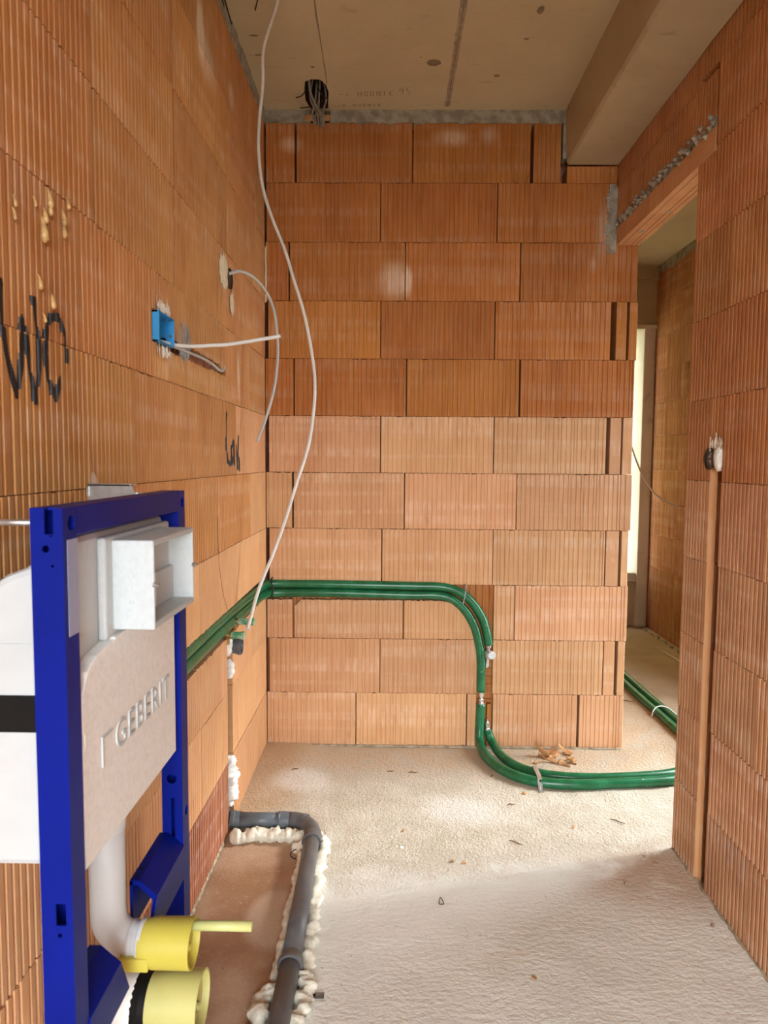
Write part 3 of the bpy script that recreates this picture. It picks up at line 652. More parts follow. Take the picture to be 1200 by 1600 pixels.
# ---- floor, ceiling, beam, shell
def fz_(x, y):
    z = 0.004*nz(x*2.1, y*2.1)+0.0022*nz(x*11, y*11, 3)+0.0016*nz(x*33, y*33, 9)
    m = max(0, 1-((x+0.50)/0.22)**2)*max(0, min(1, (y-2.5)/0.2)); z += 0.012*m
    if x < -0.27 and y < 2.36: z -= 0.008
    return z
mb = MB(); xs = [XL-0.06+i*0.022 for i in range(int((XC+0.12-XL)/0.022)+1)]; ys = [REAR_Y-0.1+i*0.028 for i in range(int((YEND+0.3-REAR_Y)/0.028)+1)]
vs = [(x, y, fz_(x, y)) for y in ys for x in xs]; nx = len(xs)
mb.add(vs, [(j*nx+i, j*nx+i+1, (j+1)*nx+i+1, (j+1)*nx+i) for j in range(len(ys)-1) for i in range(nx-1)], True)
FL = struct('floor', mb, FLOOR, 'rough sandy screed floor dusted with brick', 'floor')
from mathutils.geometry import tessellate_polygon
hole = [(-0.372, 2.965), (-0.362, 2.905), (-0.335, 2.888), (-0.300, 2.892), (-0.281, 2.93), (-0.276, 2.99), (-0.284, 3.05), (-0.289, 3.12), (-0.365, 3.12), (-0.378, 3.05)]
outer = [(XL-0.1, REAR_Y-0.2), (XC+0.2, REAR_Y-0.2), (XC+0.2, YEND+0.2), (XL-0.1, YEND+0.2)]
allp = outer+hole; tri = tessellate_polygon([[Vector((x, y, 0)) for x, y in outer], [Vector((x, y, 0)) for x, y in hole]])
mb = MB(); mb.add([(x, y, CEIL) for x, y in allp], [tuple(t) for t in tri])
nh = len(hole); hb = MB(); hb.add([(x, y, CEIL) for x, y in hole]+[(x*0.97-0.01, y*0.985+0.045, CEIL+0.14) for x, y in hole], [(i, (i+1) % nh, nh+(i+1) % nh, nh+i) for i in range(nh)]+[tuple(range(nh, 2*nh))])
mb.box(XL-0.1, XC+0.2, REAR_Y-0.2, YEND+0.2, CEIL+0.15, CEIL+0.3)
CE_ = None
CE = struct('ceiling', mb, CONC, 'bare concrete ceiling with formwork seams and pencil notes', 'ceiling')
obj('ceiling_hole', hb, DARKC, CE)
def ribbon(pts, wfn, z, mat, name):
    m = MB(); vs = []
    for i, (x, y) in enumerate(pts):
        w1, w2 = wfn(i, y); vs += [(x-w1, y, z), (x+w2, y, z)]
    m.add(vs, [(2*i, 2*i+1, 2*i+3, 2*i+2) for i in range(len(pts)-1)]); return obj(name, m, mat, CE)
P_ = [(0.224-0.008*(i/60), 1.5+1.6*i/60) for i in range(61)]
ribbon(P_, lambda i, y: (0.010+0.009*abs(nz(y*21)), 0.010+0.009*abs(nz(y*17, 5))), CEIL-0.001, SEAMM, 'formwork_seam')
ribbon(P_, lambda i, y: (0.0018, 0.0018+0.001*nz(y*30)), CEIL-0.0022, STAIN, 'formwork_seam')
P_ = [(-0.258-0.018*(i/50), 1.5+1.42*i/50) for i in range(51)]
ribbon(P_, lambda i, y: (0.0015+0.007*max(0, nz(y*9, 3)+0.15), 0.0015+0.006*max(0, nz(y*13, 8)+0.1)), CEIL-0.001, SEAMM, 'formwork_seam')
ribbon(P_, lambda i, y: (0.0012, 0.0012), CEIL-0.002, STAIN, 'formwork_seam')
def disc(x, y, rx, ry, z, mat, name, seed):
    m = MB(); n_ = 18; vs = [(x, y, z)]+[(x+math.cos(2*PI*i/n_)*rx*(1+0.3*nz(i*0.7, seed)), y+math.sin(2*PI*i/n_)*ry*(1+0.3*nz(i*0.9, seed+4)), z) for i in range(n_)]
    m.add(vs, [(0, 1+i, 1+(i+1) % n_) for i in range(n_)]); return obj(name, m, mat, CE)
for i, (x, y, rx, ry) in enumerate([(0.141, 2.772, 0.026, 0.022), (0.090, 2.735, 0.004, 0.004), (0.477, 2.459, 0.012, 0.022), (0.39, 2.86, 0.012, 0.010), (-0.32, 2.80, 0.008, 0.007), (0.395, 2.30, 0.006, 0.008), (0.46, 2.62, 0.010, 0.006), (-0.505, 2.60, 0.016, 0.006), (-0.51, 2.72, 0.014, 0.006)]):
    disc(x, y, rx, ry, CEIL-0.0012, STAIN, 'ceiling_stain', i*3.1)
# faint pencil lettering on the ceiling
GL = {'H': [[(0, 0), (0, 1)], [(0, .5), (.6, .5)], [(.6, 0), (.6, 1)]], 'O': [[(.1, .1), (0, .5), (.1, .9), (.5, .95), (.62, .5), (.5, .05), (.1, .1)]], 'D': [[(0, 0), (0, 1), (.4, .9), (.6, .5), (.4, .1), (0, 0)]], 'N': [[(0, 0), (0, 1), (.6, 0), (.6, 1)]], 'I': [[(.2, 0), (.2, 1)]], 'K': [[(0, 0), (0, 1)], [(.55, 1), (0, .45), (.6, 0)]], '-': [[(0, .5), (.7, .5)]], '>': [[(.1, .9), (.6, .5), (.1, .1)]], '9': [[(.55, .6), (.1, .6), (.1, .95), (.55, .95), (.55, .3), (.3, 0)]], '5': [[(.55, 1), (.1, 1), (.1, .6), (.5, .55), (.5, .1), (.1, 0)]]}
def write(txt, x, y, h, wd, adv, slope=0.0):
    m = MB()
    for ci, c in enumerate(txt):
        for st in GL.get(c, []):
            pts = [Vector((x+ci*adv+p[0]*h*wd, y-(1-p[1])*(-1)*0+(-(1-p[1])*0)+slope*ci+(-(p[1]))*(-1)*0-p[1]*h, 0)) for p in st]
            for a, b in zip(pts, pts[1:]):
                d = (b-a).normalized(); q = Vector((-d.y, d.x, 0))*0.0013
                m.add([(p.x, p.y, CEIL-0.001) for p in (a-q, b-q, b+q, a+q)], [(0, 1, 2, 3)])
    obj('pencil_lettering', m, PENCIL, CE)
write('-> HODNIK', -0.235, 3.020, 0.036, 0.62, 0.026, -0.001)
write('95', 0.012, 3.006, 0.055, 0.5, 0.028)
write('->D HODNIK', -0.268, 3.108, 0.024, 0.7, 0.0215, -0.001)
# beam along the right wall
mb = MB(); n = 48; vs = []
for i in range(n+1):
    y = REAR_Y+(D-REAR_Y)*i/n; r = 0.002*nz(y*9)
    vs += [(0.722+r, y, CEIL+0.02), (0.733+r, y, 2.590+r), (0.741, y, 2.577+0.003*nz(y*12, 4)), (XR-0.004+0.003*nz(y*22, 6), y, 2.577+0.002*nz(y*14, 9)), (XR-0.004, y, CEIL+0.02)]
mb.add(vs, [(i*5+k, i*5+k+1, i*5+k+6, i*5+k+5) for i in range(n) for k in range(4)]+[(0, 1, 2, 3, 4), tuple(n*5+k for k in (4, 3, 2, 1, 0))])
struct('beam', mb, CONB, 'concrete beam running along the right wall under the ceiling', 'beam')
mb = MB(); ro_ = REAR_OPEN
mb.box(XL-0.2, ro_[0], REAR_Y-0.2, REAR_Y, 0, CEIL); mb.box(ro_[1], XC+0.2, REAR_Y-0.2, REAR_Y, 0, CEIL); mb.box(ro_[0], ro_[1], REAR_Y-0.2, REAR_Y, ro_[3], CEIL)
struct('wall_rear', mb, BRR, 'plain wall behind the viewer with a tall window opening')
mb = MB(); mb.box(-20, 20, -25, 25, -0.5, -0.25); struct('ground', mb, GROUND, 'bare earth outside the building', 'ground')

# ---------------------------------------------------------------- green insulated pipes
def rounded(pts, n=8): return spline(pts, n)
DY = D-0.002
def pz(y, hi): return (0.764 if hi else 0.724) if y < 2.4 else (0.764 if hi else 0.724)+((0.745 if hi else 0.705)-(0.764 if hi else 0.724))*min(1, (y-2.4)/0.65)
XP = XL-0.012
runA = [(XP, y, pz(y, True)) for y in (1.25, 1.5, 1.9, 2.3, 2.6, 2.85, 3.0)]+[(XP+0.012, D-0.045, 0.747), (XL+0.035, DY+0.004, 0.747)]
runB = [(XP+0.002, y, pz(y, False)) for y in (1.25, 1.5, 1.9, 2.3, 2.6, 2.85, 3.0)]+[(XP+0.016, D-0.052, 0.707), (XL+0.042, DY+0.002, 0.705)]
t = thing('insulated_pipe', 'upper green insulated pipe on the back wall, ending in a white-capped tee', 'pipe', (0.43, D, 0.44))
mb = MB(); mb.tube(rounded(runA+[(-0.266, DY, 0.747), (0.078, DY, 0.743), (0.221, DY, 0.740), (0.300, DY, 0.718), (0.358, DY, 0.672), (0.404, DY, 0.605), (0.428, DY, 0.535), (0.438, DY, 0.478)]), 0.0195, 12); obj('insulation_sleeve', mb, GREEN, t)
mb = MB(); mb.lathe([(0, 0), (0, 0.014), (0.016, 0.014), (0.016, 0.009), (0.03, 0.009), (0.03, 0.017), (0.062, 0.017), (0.062, 0.009), (0.092, 0.009), (0.092, 0.012), (0.108, 0.010), (0.108, 0)], (0.437, DY, 0.482), (-0.06, 0, -1), 16); o = obj('tee_fitting', mb, CHROME, t)
mb = MB(); mb.lathe([(0, 0), (0, 0.013), (0.03, 0.013), (0.03, 0.0185), (0.048, 0.0185), (0.052, 0.0150), (0.052, 0)], (0.436, DY-0.006, 0.441), (0.18, -1, 0.05), 20); obj('plug_cap', mb, HDPE, t)
t2 = thing('insulated_pipe', 'lower green insulated pipe on the back wall, joined by a chrome coupling above floor', 'pipe', (0.40, D, 0.25))
mb = MB(); mb.tube(rounded(runB+[(-0.266, DY-0.002, 0.709), (0.078, DY-0.002, 0.702), (0.200, DY-0.002, 0.702), (0.272, DY-0.002, 0.684), (0.330, DY-0.002, 0.632), (0.372, DY-0.002, 0.560), (0.394, DY-0.002, 0.480), (0.404, DY-0.002, 0.400), (0.407, DY-0.002, 0.262)]), 0.0195, 12); obj('insulation_sleeve', mb, GREEN, t2)
mb = MB(); mb.lathe([(0, 0), (0, 0.012), (0.022, 0.012), (0.022, 0.008), (0.034, 0.008), (0.034, 0.014), (0.04, 0.014), (0.04, 0.010), (0.052, 0.010), (0.052, 0.017), (0.060, 0.017), (0.06, 0)], (0.408, DY-0.004, 0.264), (0.02, 0, -1), 16); obj('coupling', mb, CHROME, t2)
flB = [(0.408, DY-0.004, 0.206), (0.404, DY-0.004, 0.13), (0.402, D-0.012, 0.075), (0.402, D-0.03, 0.040), (0.410, 3.01, 0.024), (0.444, 2.905, 0.021), (0.498, 2.820, 0.021), (0.589, 2.755, 0.021), (0.737, 2.735, 0.021), (0.894, 2.750, 0.021), (1.14, 2.785, 0.021), (1.29, 2.86, 0.021), (1.375, 3.02, 0.021), (1.378, 3.30, 0.021), (1.365, 3.75, 0.021), (1.36, 4.05, 0.021), (1.355, 4.8, 0.021), (1.35, YEND-0.3, 0.021)]
flA = [(0.440, DY-0.004, 0.086), (0.448, D-0.010, 0.058), (0.460, D-0.035, 0.036), (0.476, 3.02, 0.024), (0.514, 2.925, 0.021), (0.580, 2.850, 0.021), (0.678, 2.808, 0.021), (0.800, 2.795, 0.021), (0.912, 2.800, 0.021), (1.14, 2.838, 0.021), (1.26, 2.91, 0.021), (1.33, 3.04, 0.021), (1.424, 3.35, 0.021), (1.418, 3.75, 0.021), (1.412, 4.10, 0.021), (1.405, 4.8, 0.021), (1.40, YEND-0.3, 0.021)]
t3 = thing('insulated_pipe', 'green insulated pipe bending onto the floor, the outer of the pair through the doorway', 'pipe', (0.74, 2.735, 0))
mb = MB(); mb.tube(rounded(flB), 0.0205, 12); obj('insulation_sleeve', mb, GREEN, t3)
t4 = thing('insulated_pipe', 'green insulated floor pipe nearer the back wall, starting at a short brass nipple', 'pipe', (0.74, 2.80, 0))
mb = MB(); mb.tube(rounded(flA), 0.0195, 12); obj('insulation_sleeve', mb, GREEN, t4)
mb = MB(); mb.lathe([(0, 0), (0, 0.015), (0.008, 0.015), (0.008, 0.010), (0.02, 0.010), (0.02, 0.012), (0.036, 0.012), (0.036, 0.006), (0.05, 0.006), (0.05, 0)], (0.439, DY-0.004, 0.086), (-0.02, 0, 1), 16); obj('nipple', mb, CHROME, t4)
# holders on the pipes
mb = MB(); mb.box(0.588, 0.606, 2.700, 2.716, 0.001, 0.004); mb.tube([(0.597, 2.716, 0.003), (0.597, 2.728, 0.018), (0.597, 2.742, 0.038), (0.597, 2.765, 0.0445), (0.597, 2.80, 0.0445), (0.597, 2.842, 0.0445), (0.597, 2.862, 0.038), (0.597, 2.878, 0.018), (0.597, 2.885, 0.003)], 0.0022, 6)
for i in range(9): mb.box(0.5895, 0.6045, 2.70+0.002, 2.704, 0.0, 0.004)
pts = [(2.716, 0.003), (2.728, 0.020), (2.740, 0.040), (2.765, 0.0455), (2.80, 0.0455), (2.845, 0.0445), (2.864, 0.036), (2.880, 0.003)]
vs = []
for (y, z) in pts: vs += [(0.588, y, z), (0.606, y, z)]
mb.add(vs, [(2*i, 2*i+1, 2*i+3, 2*i+2) for i in range(len(pts)-1)])
st = obj('strap_band', mb, STEEL); st.name = 'pipe_strap'; tag(st, 'shiny perforated steel strap holding both green pipes on the floor', 'strap')
mb = MB(); mb.lathe([(0, 0), (0, 0.004), (0.0012, 0.004), (0.0012, 0)], (0.597, 2.7335, 0.0345), (0, -1, 0.75), 10); obj('strap_hole', mb, BLACK, st)
mb = MB(); mb.tube(spline([(0.327, D+0.02, 0.752), (0.329, DY-0.022, 0.748), (0.325, DY-0.026, 0.712), (0.318, DY-0.024, 0.672), (0.318, D+0.02, 0.650)]), 0.0028, 6)
tag(obj('binding_wire', mb, SPRAY), 'thin wire tie holding the green pipes at the bend', 'wire')
mb = MB(); mb.tube(spline([(XL+0.030, D+0.02, 0.782), (XL+0.026, DY-0.022, 0.764), (XL+0.034, DY-0.023, 0.73), (XL+0.030, DY-0.022, 0.690), (XL+0.03, D+0.02, 0.668)]), 0.0030, 6)
tag(obj('binding_wire', mb, WIRE), 'rusty wire tie round the green pipes in the corner', 'wire')
mb = MB(); mb.tube(spline([(1.335, 3.54, 0.006), (1.345, 3.55, 0.030), (1.375, 3.575, 0.046), (1.42, 3.58, 0.044), (1.46, 3.56, 0.018), (1.47, 3.55, 0.004)]), 0.003, 6)
tag(obj('cable_tie', mb, WCAB), 'pale loop of wire over the green pipes in the corridor', 'wire')

# brass wall outlets with green test plugs
for (y, z, x1, lab) in ((2.500, 0.722, XL+0.068, 'upper brass water outlet with green test plug in the left wall'), (2.385, 0.700, XL+0.058, 'lower brass water outlet with paint-spattered green plug in the left wall')):
    t = thing('water_outlet', lab, 'outlet', (XL, y, z), 'wall outlets with green plugs')
    mb = MB(); mb.lathe([(0, 0), (0, 0.017), (0.012, 0.017), (0.012, 0.0135), (0.022, 0.0135), (0.022, 0)], (XL-0.006, y, z), (1, 0, 0), 6); mb.lathe([(0, 0.011), (0.03, 0.011), (0.03, 0)], (XL-0.002, y, z-0.002), (0, 0, -1), 10); obj('brass_fitting', mb, BRASS, t)
    mb = MB(); mb.lathe([(0, 0), (0, 0.0125), (x1-XL-0.022, 0.0125), (x1-XL-0.022, 0.0145), (x1-XL-0.012, 0.0145), (x1-XL-0.010, 0.010), (x1-XL-0.010, 0)], (XL+0.014, y, z), (1, 0, 0), 18); obj('test_plug', mb, GRCAP, t)

# ---------------------------------------------------------------- waste pipes and foam
t = thing('waste_outlet', 'short grey waste socket sticking out of the left wall below the plugs', 'pipe', (XL, 2.425, 0.652))
mb = MB(); mb.lathe([(0, 0), (0, 0.026), (0.024, 0.026), (0.026, 0.0285), (0.040, 0.0285), (0.040, 0.031), (0.046, 0.031), (0.046, 0.0265), (0.040, 0.025), (0.015, 0.024), (0.015, 0)], (XL-0.004, 2.425, 0.652), (1, 0, 0), 24); obj('socket', mb, GPVD, t)
mb = MB(); mb.lathe([(0, 0.0312), (0.003, 0.0316), (0.006, 0.0312)], (XL+0.030, 2.425, 0.652), (1, 0, 0), 24); obj('socket_ring', mb, GPVC, t)
mb = MB(); mb.tube(spline([(XL-0.004, 2.425, 0.652), (XL-0.022, 2.425, 0.645), (XL-0.036, 2.424, 0.61), (XL-0.038, 2.424, 0.50), (XL-0.038, 2.424, 0.2), (XL-0.038, 2.424, 0.08), (XL-0.020, 2.42, 0.04), (XL+0.0, 2.412, 0.033)]), 0.0245, 14); obj('riser', mb, GPVC, t)
t = thing('drain_pipe', 'grey plastic drain pipe turning from the left wall along the floor', 'pipe', (-0.25, 1.9, 0.0))
ZP = 0.031
mb = MB(); mb.tube([(XL+0.006, 2.405, ZP), (-0.375, 2.405, ZP)], 0.0262, 20); obj('pipe_length', mb, GPVD, t)
mb = MB(); mb.lathe([(0, 0.027), (0, 0.0305), (0.012, 0.0315), (0.018, 0.029), (0.034, 0.0275)], (XL+0.004, 2.405, ZP), (1, 0, 0), 22); obj('socket', mb, GPVD, t); mb = MB(); mb.lathe([(0, 0.0262), (0, 0.0300), (0.008, 0.0315), (0.010, 0.0300), (0.04, 0.0295), (0.042, 0.0262)], (-0.398, 2.405, ZP), (1, 0, 0), 22); obj('socket', mb, GPVD, t)
mb = MB(); mb.tube([(-0.365, 2.405, ZP), (-0.335, 2.405, ZP), (-0.312, 2.396, ZP), (-0.290, 2.374, ZP), (-0.272, 2.345, ZP), (-0.264, 2.318, ZP), (-0.263, 2.29, ZP)], [0.0285]*7, 20); obj('elbow', mb, GPVC, t)
mb = MB(); mb.lathe([(0, 0.026), (0, 0.0325), (0.008, 0.0325), (0.010, 0.0305), (0.045, 0.0305), (0.045, 0.026)], (-0.263, 2.262, ZP), (0.02, 1, 0), 22); obj('socket', mb, GPVC, t); mb = MB(); mb.lathe([(0, 0.0285), (0, 0.0315), (0.006, 0.0315), (0.006, 0.0285)], (-0.305, 2.39, ZP), (1, -0.7, 0), 22); obj('socket', mb, GPVC, t)
mb = MB(); mb.tube([(-0.263, 2.27, ZP), (-0.258, 2.1, ZP), (-0.254, 1.9, ZP), (-0.250, 1.70, ZP)], 0.0262, 20); obj('pipe_length', mb, GPVC, t)
mb = MB(); mb.tube([(-0.250, 1.72, ZP), (-0.250, 1.50, ZP), (-0.250, 1.0, ZP), (-0.25, 0.4, ZP)], 0.0262, 20); obj('pipe_length', mb, GPVC, t)
mb = MB(); mb.lathe([(0, 0.0262), (0, 0.0325), (0.007, 0.0335), (0.010, 0.031), (0.016, 0.0295), (0.030, 0.0275), (0.03, 0.0262)], (-0.250, 1.682, ZP), (0.01, 1, 0), 22); obj('socket', mb, GPVC, t)
def foam(name, pts, r, lab, mat=FOAM, seed=0, sq=0.75, group=None):
    P = spline(pts, 10); mb = MB(); n = len(P)
    P2 = []
    for a, b in zip(P, P[1:]):
        m = max(1, int((b-a).length/0.007)); P2 += [a+(b-a)*k/m for k in range(m)]
    P2.append(P[-1])
    s = 0.0; S = [0]
    for a, b in zip(P2, P2[1:]): s += (b-a).length; S.append(s)
    def J(i, a, rr, p):
        e = min(1, (S[i]+0.004)/0.02, (S[-1]-S[i]+0.004)/0.02); e = max(0.15, e)
        c, s_ = math.cos(a), math.sin(a); return rr*math.sqrt(e)*(0.80+0.62*nz(S[i]*34, c*0.75+seed*3.1, s_*0.75)+0.40*nz(S[i]*85, c*1.7+seed, s_*1.7+9)+0.22*nz(S[i]*190, c*3.4, s_*3.4+seed))
    mb.tube(P2, r, 12, jitter=J)
    o = obj(name, mb, mat); tag(o, lab, 'foam', group); o.data.transform(Matrix.Diagonal((1, 1, sq, 1))); return o
foam('foam_bead', [(XL+0.014, 2.335, 0.014), (-0.50, 2.345, 0.016), (-0.42, 2.350, 0.015), (-0.35, 2.350, 0.015), (-0.315, 2.338, 0.014), (-0.300, 2.30, 0.013), (-0.297, 2.26, 0.012)], 0.036, 'lumpy cream foam bead in front of the grey pipe crossing from wall', FOAM, 1)
foam('foam_bead', [(-0.295, 2.25, 0.010), (-0.288, 2.12, 0.010), (-0.291, 1.98, 0.010), (-0.285, 1.86, 0.012), (-0.284, 1.76, 0.013), (-0.290, 1.665, 0.014)], 0.016, 'thin cream foam bead along the left side of the floor pipe', FOAM, 4)
foam('foam_bead', [(-0.291, 1.645, 0.015), (-0.296, 1.60, 0.018), (-0.300, 1.54, 0.018), (-0.292, 1.44, 0.014), (-0.288, 1.25, 0.012)], 0.032, 'bulging cream foam lump left of the pipe, nearest the viewer', FOAM, 7)
foam('foam_bead', [(-0.268, 2.375, 0.010), (-0.236, 2.335, 0.012), (-0.222, 2.28, 0.014), (-0.226, 2.20, 0.012), (-0.225, 2.08, 0.010), (-0.222, 1.96, 0.009), (-0.219, 1.86, 0.009), (-0.216, 1.76, 0.010), (-0.214, 1.70, 0.010)], 0.023, 'long cream foam bead along the right side of the floor pipe', FOAM, 11)
foam('foam_bead', [(-0.205, 1.695, 0.013), (-0.203, 1.655, 0.014), (-0.208, 1.60, 0.013), (-0.216, 1.53, 0.012), (-0.216, 1.40, 0.012), (-0.216, 1.2, 0.010)], 0.030, 'bulging cream foam lump right of the pipe beside the steel tab', FOAM, 15)
foam('foam_bead', [(XL-0.010, 2.440, 0.25), (XL-0.006, 2.436, 0.215), (XL-0.004, 2.436, 0.17), (XL-0.004, 2.432, 0.12), (XL-0.006, 2.428, 0.07)], 0.030, 'white foam bulging out of the wall slot just above the floor pipe', FOAMW, 20, 1.0)
foam('foam_bead', [(XL-0.008, 2.400, 0.690), (XL-0.002, 2.392, 0.66), (XL-0.002, 2.392, 0.625)], 0.019, 'white foam blob left of the grey waste socket', FOAMW, 24, 1.0)
foam('foam_bead', [(XL-0.012, 2.440, 0.60), (XL-0.004, 2.432, 0.575), (XL-0.006, 2.424, 0.535)], 0.020, 'white foam streak in the wall slot under the grey socket', FOAMW, 28, 1.0)

# ---------------------------------------------------------------- blue installation frame with cistern
T = thing('toilet_frame', 'blue steel toilet frame with white cistern standing by the left wall', 'toilet frame', (-0.42, 1.095, 0))
XF, XB = -0.400, -0.440; Y0, Y1 = 0.845, 1.345; PW = 0.038; TOP = 1.246
def cyl(mb, c, d, r, h, seg=16): mb.lathe([(0, 0), (0, r), (h, r), (h, 0)], c, d, seg, False)
for near in (True, False):
    y0, y1 = (Y0, Y0+PW) if near else (Y1-PW, Y1)
    mb = MB(); mb.box(XB, XF, y0, y1, 0.03, TOP); p = obj('side_post', mb, BLUE, T)
    c = MB(); c.box(XB+0.003, XF-0.003, y0+0.003, y1-0.003, 0.02, TOP-0.003); cut(p, c)
    c = MB()
    if near:
        c.box(-0.4225, -0.4115, y0-0.01, y0+0.01, 1.214, TOP+0.01)
        cyl(c, (-0.4215, y0-0.01, 1.196), (0, 1, 0), 0.0045, 0.02); cyl(c, (-0.4145, y0-0.01, 1.212), (0, 1, 0), 0.0015, 0.02, 8); cyl(c, (-0.4135, y0-0.01, 1.175), (0, 1, 0), 0.002, 0.02, 8)
        c.box(-0.4215, -0.4085, y0-0.01, y0+0.01, 0.716, 0.745); cyl(c, (-0.417, y0-0.01, 0.703), (0, 1, 0), 0.003, 0.02, 8)
    else:
        cyl(c, (-0.421, y0-0.01, 0.693), (0, 1, 0), 0.0095, 0.02)
        c.box(-0.4225, -0.4155, y0-0.01, y0+0.01, 0.545, 0.655)
    for z in ((1.226, 1.147) if near else (1.224, 0.62)): cyl(c, (XF-0.01, (y0+y1)/2+0.004, z), (1, 0, 0), 0.0095, 0.02)
    cut(p, c)
    mb = MB(); mb.box(XB+0.006, XF-0.006, y0+0.006, y1-0.006, 0.0, 0.05); mb.box(XB-0.01, XF+0.03, y0-0.006, y1+0.006, 0.0, 0.006); obj('foot', mb, STEEL, T)
mb = MB(); mb.box(XB, XF, Y0+PW, Y1-PW, 1.209, TOP); obj('top_rail', mb, BLUE, T, 0.0015)
mb = MB(); mb.box(XF, XF+0.0006, Y0+0.010, Y0+PW, 1.085, 1.206); s_ = obj('sticker', mb, STICK, T)
def bar(y0, y1, slant):          # folded cross plates that hold the bend
    mb = MB(); poly = [(XB-0.005, 0.586), (XB+0.012, 0.586), (XF+0.002, 0.560), (XF+0.002, 0.497), (XF-0.006, 0.497), (XF-0.006, 0.552), (XB+0.009, 0.578), (XB-0.005, 0.578)]
    n = len(poly); vs = []
    for (x, z) in poly: vs.append((x, y0[0] if z > 0.55 else y0[1], z))
    for (x, z) in poly: vs.append((x, y1[0] if z > 0.55 else y1[1], z))
    mb.add(vs, [tuple(range(n)), tuple(range(2*n-1, n-1, -1))]+[(i, i+n, (i+1) % n+n, (i+1) % n) for i in range(n)])
    mb.box(XB-0.005, XB, min(y0[0], y1[0]), max(y0[0], y1[0]), 0.50, 0.584)
    p = obj('cross_plate', mb, BLUE, T)
    return p
bar((Y0+PW, Y0+PW), (0.990, 1.020), 0); bar((1.150, 1.120), (Y1-PW, Y1-PW), 0)
for (y, z) in ((0.955, 0.5862), (0.925, 0.5862), (1.185, 0.5862), (1.165, 0.5862)):
    mb = MB(); cyl(mb, (XB+0.003, y, z), (0, 0, 1), 0.004, 0.0006, 10); obj('bolt_hole', mb, BLACK, T)
mb = MB(); mb.box(XB, XF, Y0+PW, Y1-PW, 0.20, 0.24); obj('bottom_rail', mb, BLUE, T, 0.0015)
# cistern
mb = MB(); poly = [(-0.424, 0.760), (-0.424, 1.203), (-0.460, 1.203), (-0.470, 1.166), (-0.505, 1.153), (-0.540, 1.128), (-0.553, 1.095), (-0.553, 0.775), (-0.545, 0.760)]
mb.prism(poly, 1, 0.900, 1.292); CI = obj('cistern', mb, HDPE, T, 0.010)
mb = MB(); mb.prism([(-0.4235, 1.060), (-0.4235, 1.064), (-0.5545, 1.064), (-0.5545, 1.060)], 1, 0.8985, 1.2935); obj('seam_ridge', mb, HDPE, CI)
mb = MB(); mb.box(-0.5555, -0.4215, 0.896, 1.296, 0.945, 0.995); obj('strap', mb, BLACK, T, 0.003)
mb = MB(); mb.prism([(0.897, 0.758), (1.286, 0.758), (1.286, 1.046), (1.01, 1.046), (1.008, 1.043), (0.985, 1.041), (0.945, 1.036), (0.915, 1.022), (0.899, 0.998), (0.897, 0.975), (0.897, 0.945), (0.902, 0.940), (0.902, 0.925), (0.897, 0.920)], 0, -0.424, -0.4045); PAN = obj('insulation_panel', mb, EPSP, T, 0.0025)
PAN['label'] = 'cream polystyrene panel with raised lettering'
tx = bpy.data.curves.new('lettering', 'FONT'); tx.body = 'GEBERIT'; tx.extrude = 0.0011; tx.size = 0.06; tx.space_character = 1.12
to = bpy.data.objects.new('lettering', tx); COL.objects.link(to); bpy.context.view_layer.update()
me = bpy.data.meshes.new_from_object(to.evaluated_get(bpy.context.evaluated_depsgraph_get())); bpy.data.objects.remove(to)
vx = [v.co.copy() for v in me.vertices]; x0 = min(v.x for v in vx); x1 = max(v.x for v in vx); y0 = min(v.y for v in vx); y1 = max(v.y for v in vx)
for v in me.vertices:
    q = v.co; v.co = (-0.4045+0.0011+q.z, 1.003+(q.x-x0)/(x1-x0)*0.243, 0.877+(q.y-y0)/(y1-y0)*0.042)
me.materials.clear(); me.materials.append(EPS); lo = bpy.data.objects.new('lettering', me); COL.objects.link(lo); lo.parent = PAN
mb = MB(); mb.prism([(0.953, 0.874), (0.957, 0.874), (0.957, 0.914), (0.990, 0.914), (0.990, 0.918), (0.953, 0.918)], 0, -0.4055, -0.4023); obj('logo_corner', mb, EPS, PAN)
# inspection box in white polystyrene
mb = MB(); mb.box(-0.424, -0.411, 0.995, 1.285, 1.043, 1.193); obj('box_flange', mb, EPS, T, 0.004)
mb = MB(); mb.box(-0.412, -0.350, 1.020, 1.228, 1.054, 1.187); ib = obj('inspection_box', mb, EPS, T)
c = MB(); c.prism([(1.027, 1.064), (1.222, 1.064), (1.222, 1.178), (1.027, 1.178)], 0, -0.392, -0.34); cut(ib, c)
b = ib.modifiers.new('bevel', 'BEVEL'); b.width = 0.0025; b.segments = 2; b.limit_method = 'ANGLE'
mb = MB(); mb.box(-0.393, -0.386, 1.098, 1.124, 1.118, 1.160); obj('inner_block', mb, EPS, ib, 0.002)
mb = MB(); mb.box(-0.393, -0.384, 1.130, 1.2215, 1.0645, 1.122); obj('inner_block', mb, EPS, ib, 0.002)
for (y) in (1.0235, 1.2255):
    mb = MB(); cyl(mb, (-0.352, y, 1.121), (1, 0, 0), 0.0048, 0.004, 12); cyl(mb, (-0.349, y, 1.121), (1, 0, 0), 0.002, 0.006, 8); obj('screw', mb, CHROME, ib)
mb = MB()
for k, (y, z, r) in enumerate(((-0.390, 1.150, 0.007), (-0.384, 1.134, 0.005), (-0.388, 1.115, 0.006), (-0.384, 1.095, 0.004), (-0.388, 1.078, 0.006))):
    mb.lathe([(0, r), (0.0012, r), (0.0012, r-0.0018), (0, r-0.0018)], (y, 1.0202, z), (0, -1, 0), 14)
obj('moulded_mark', mb, EPS, ib)
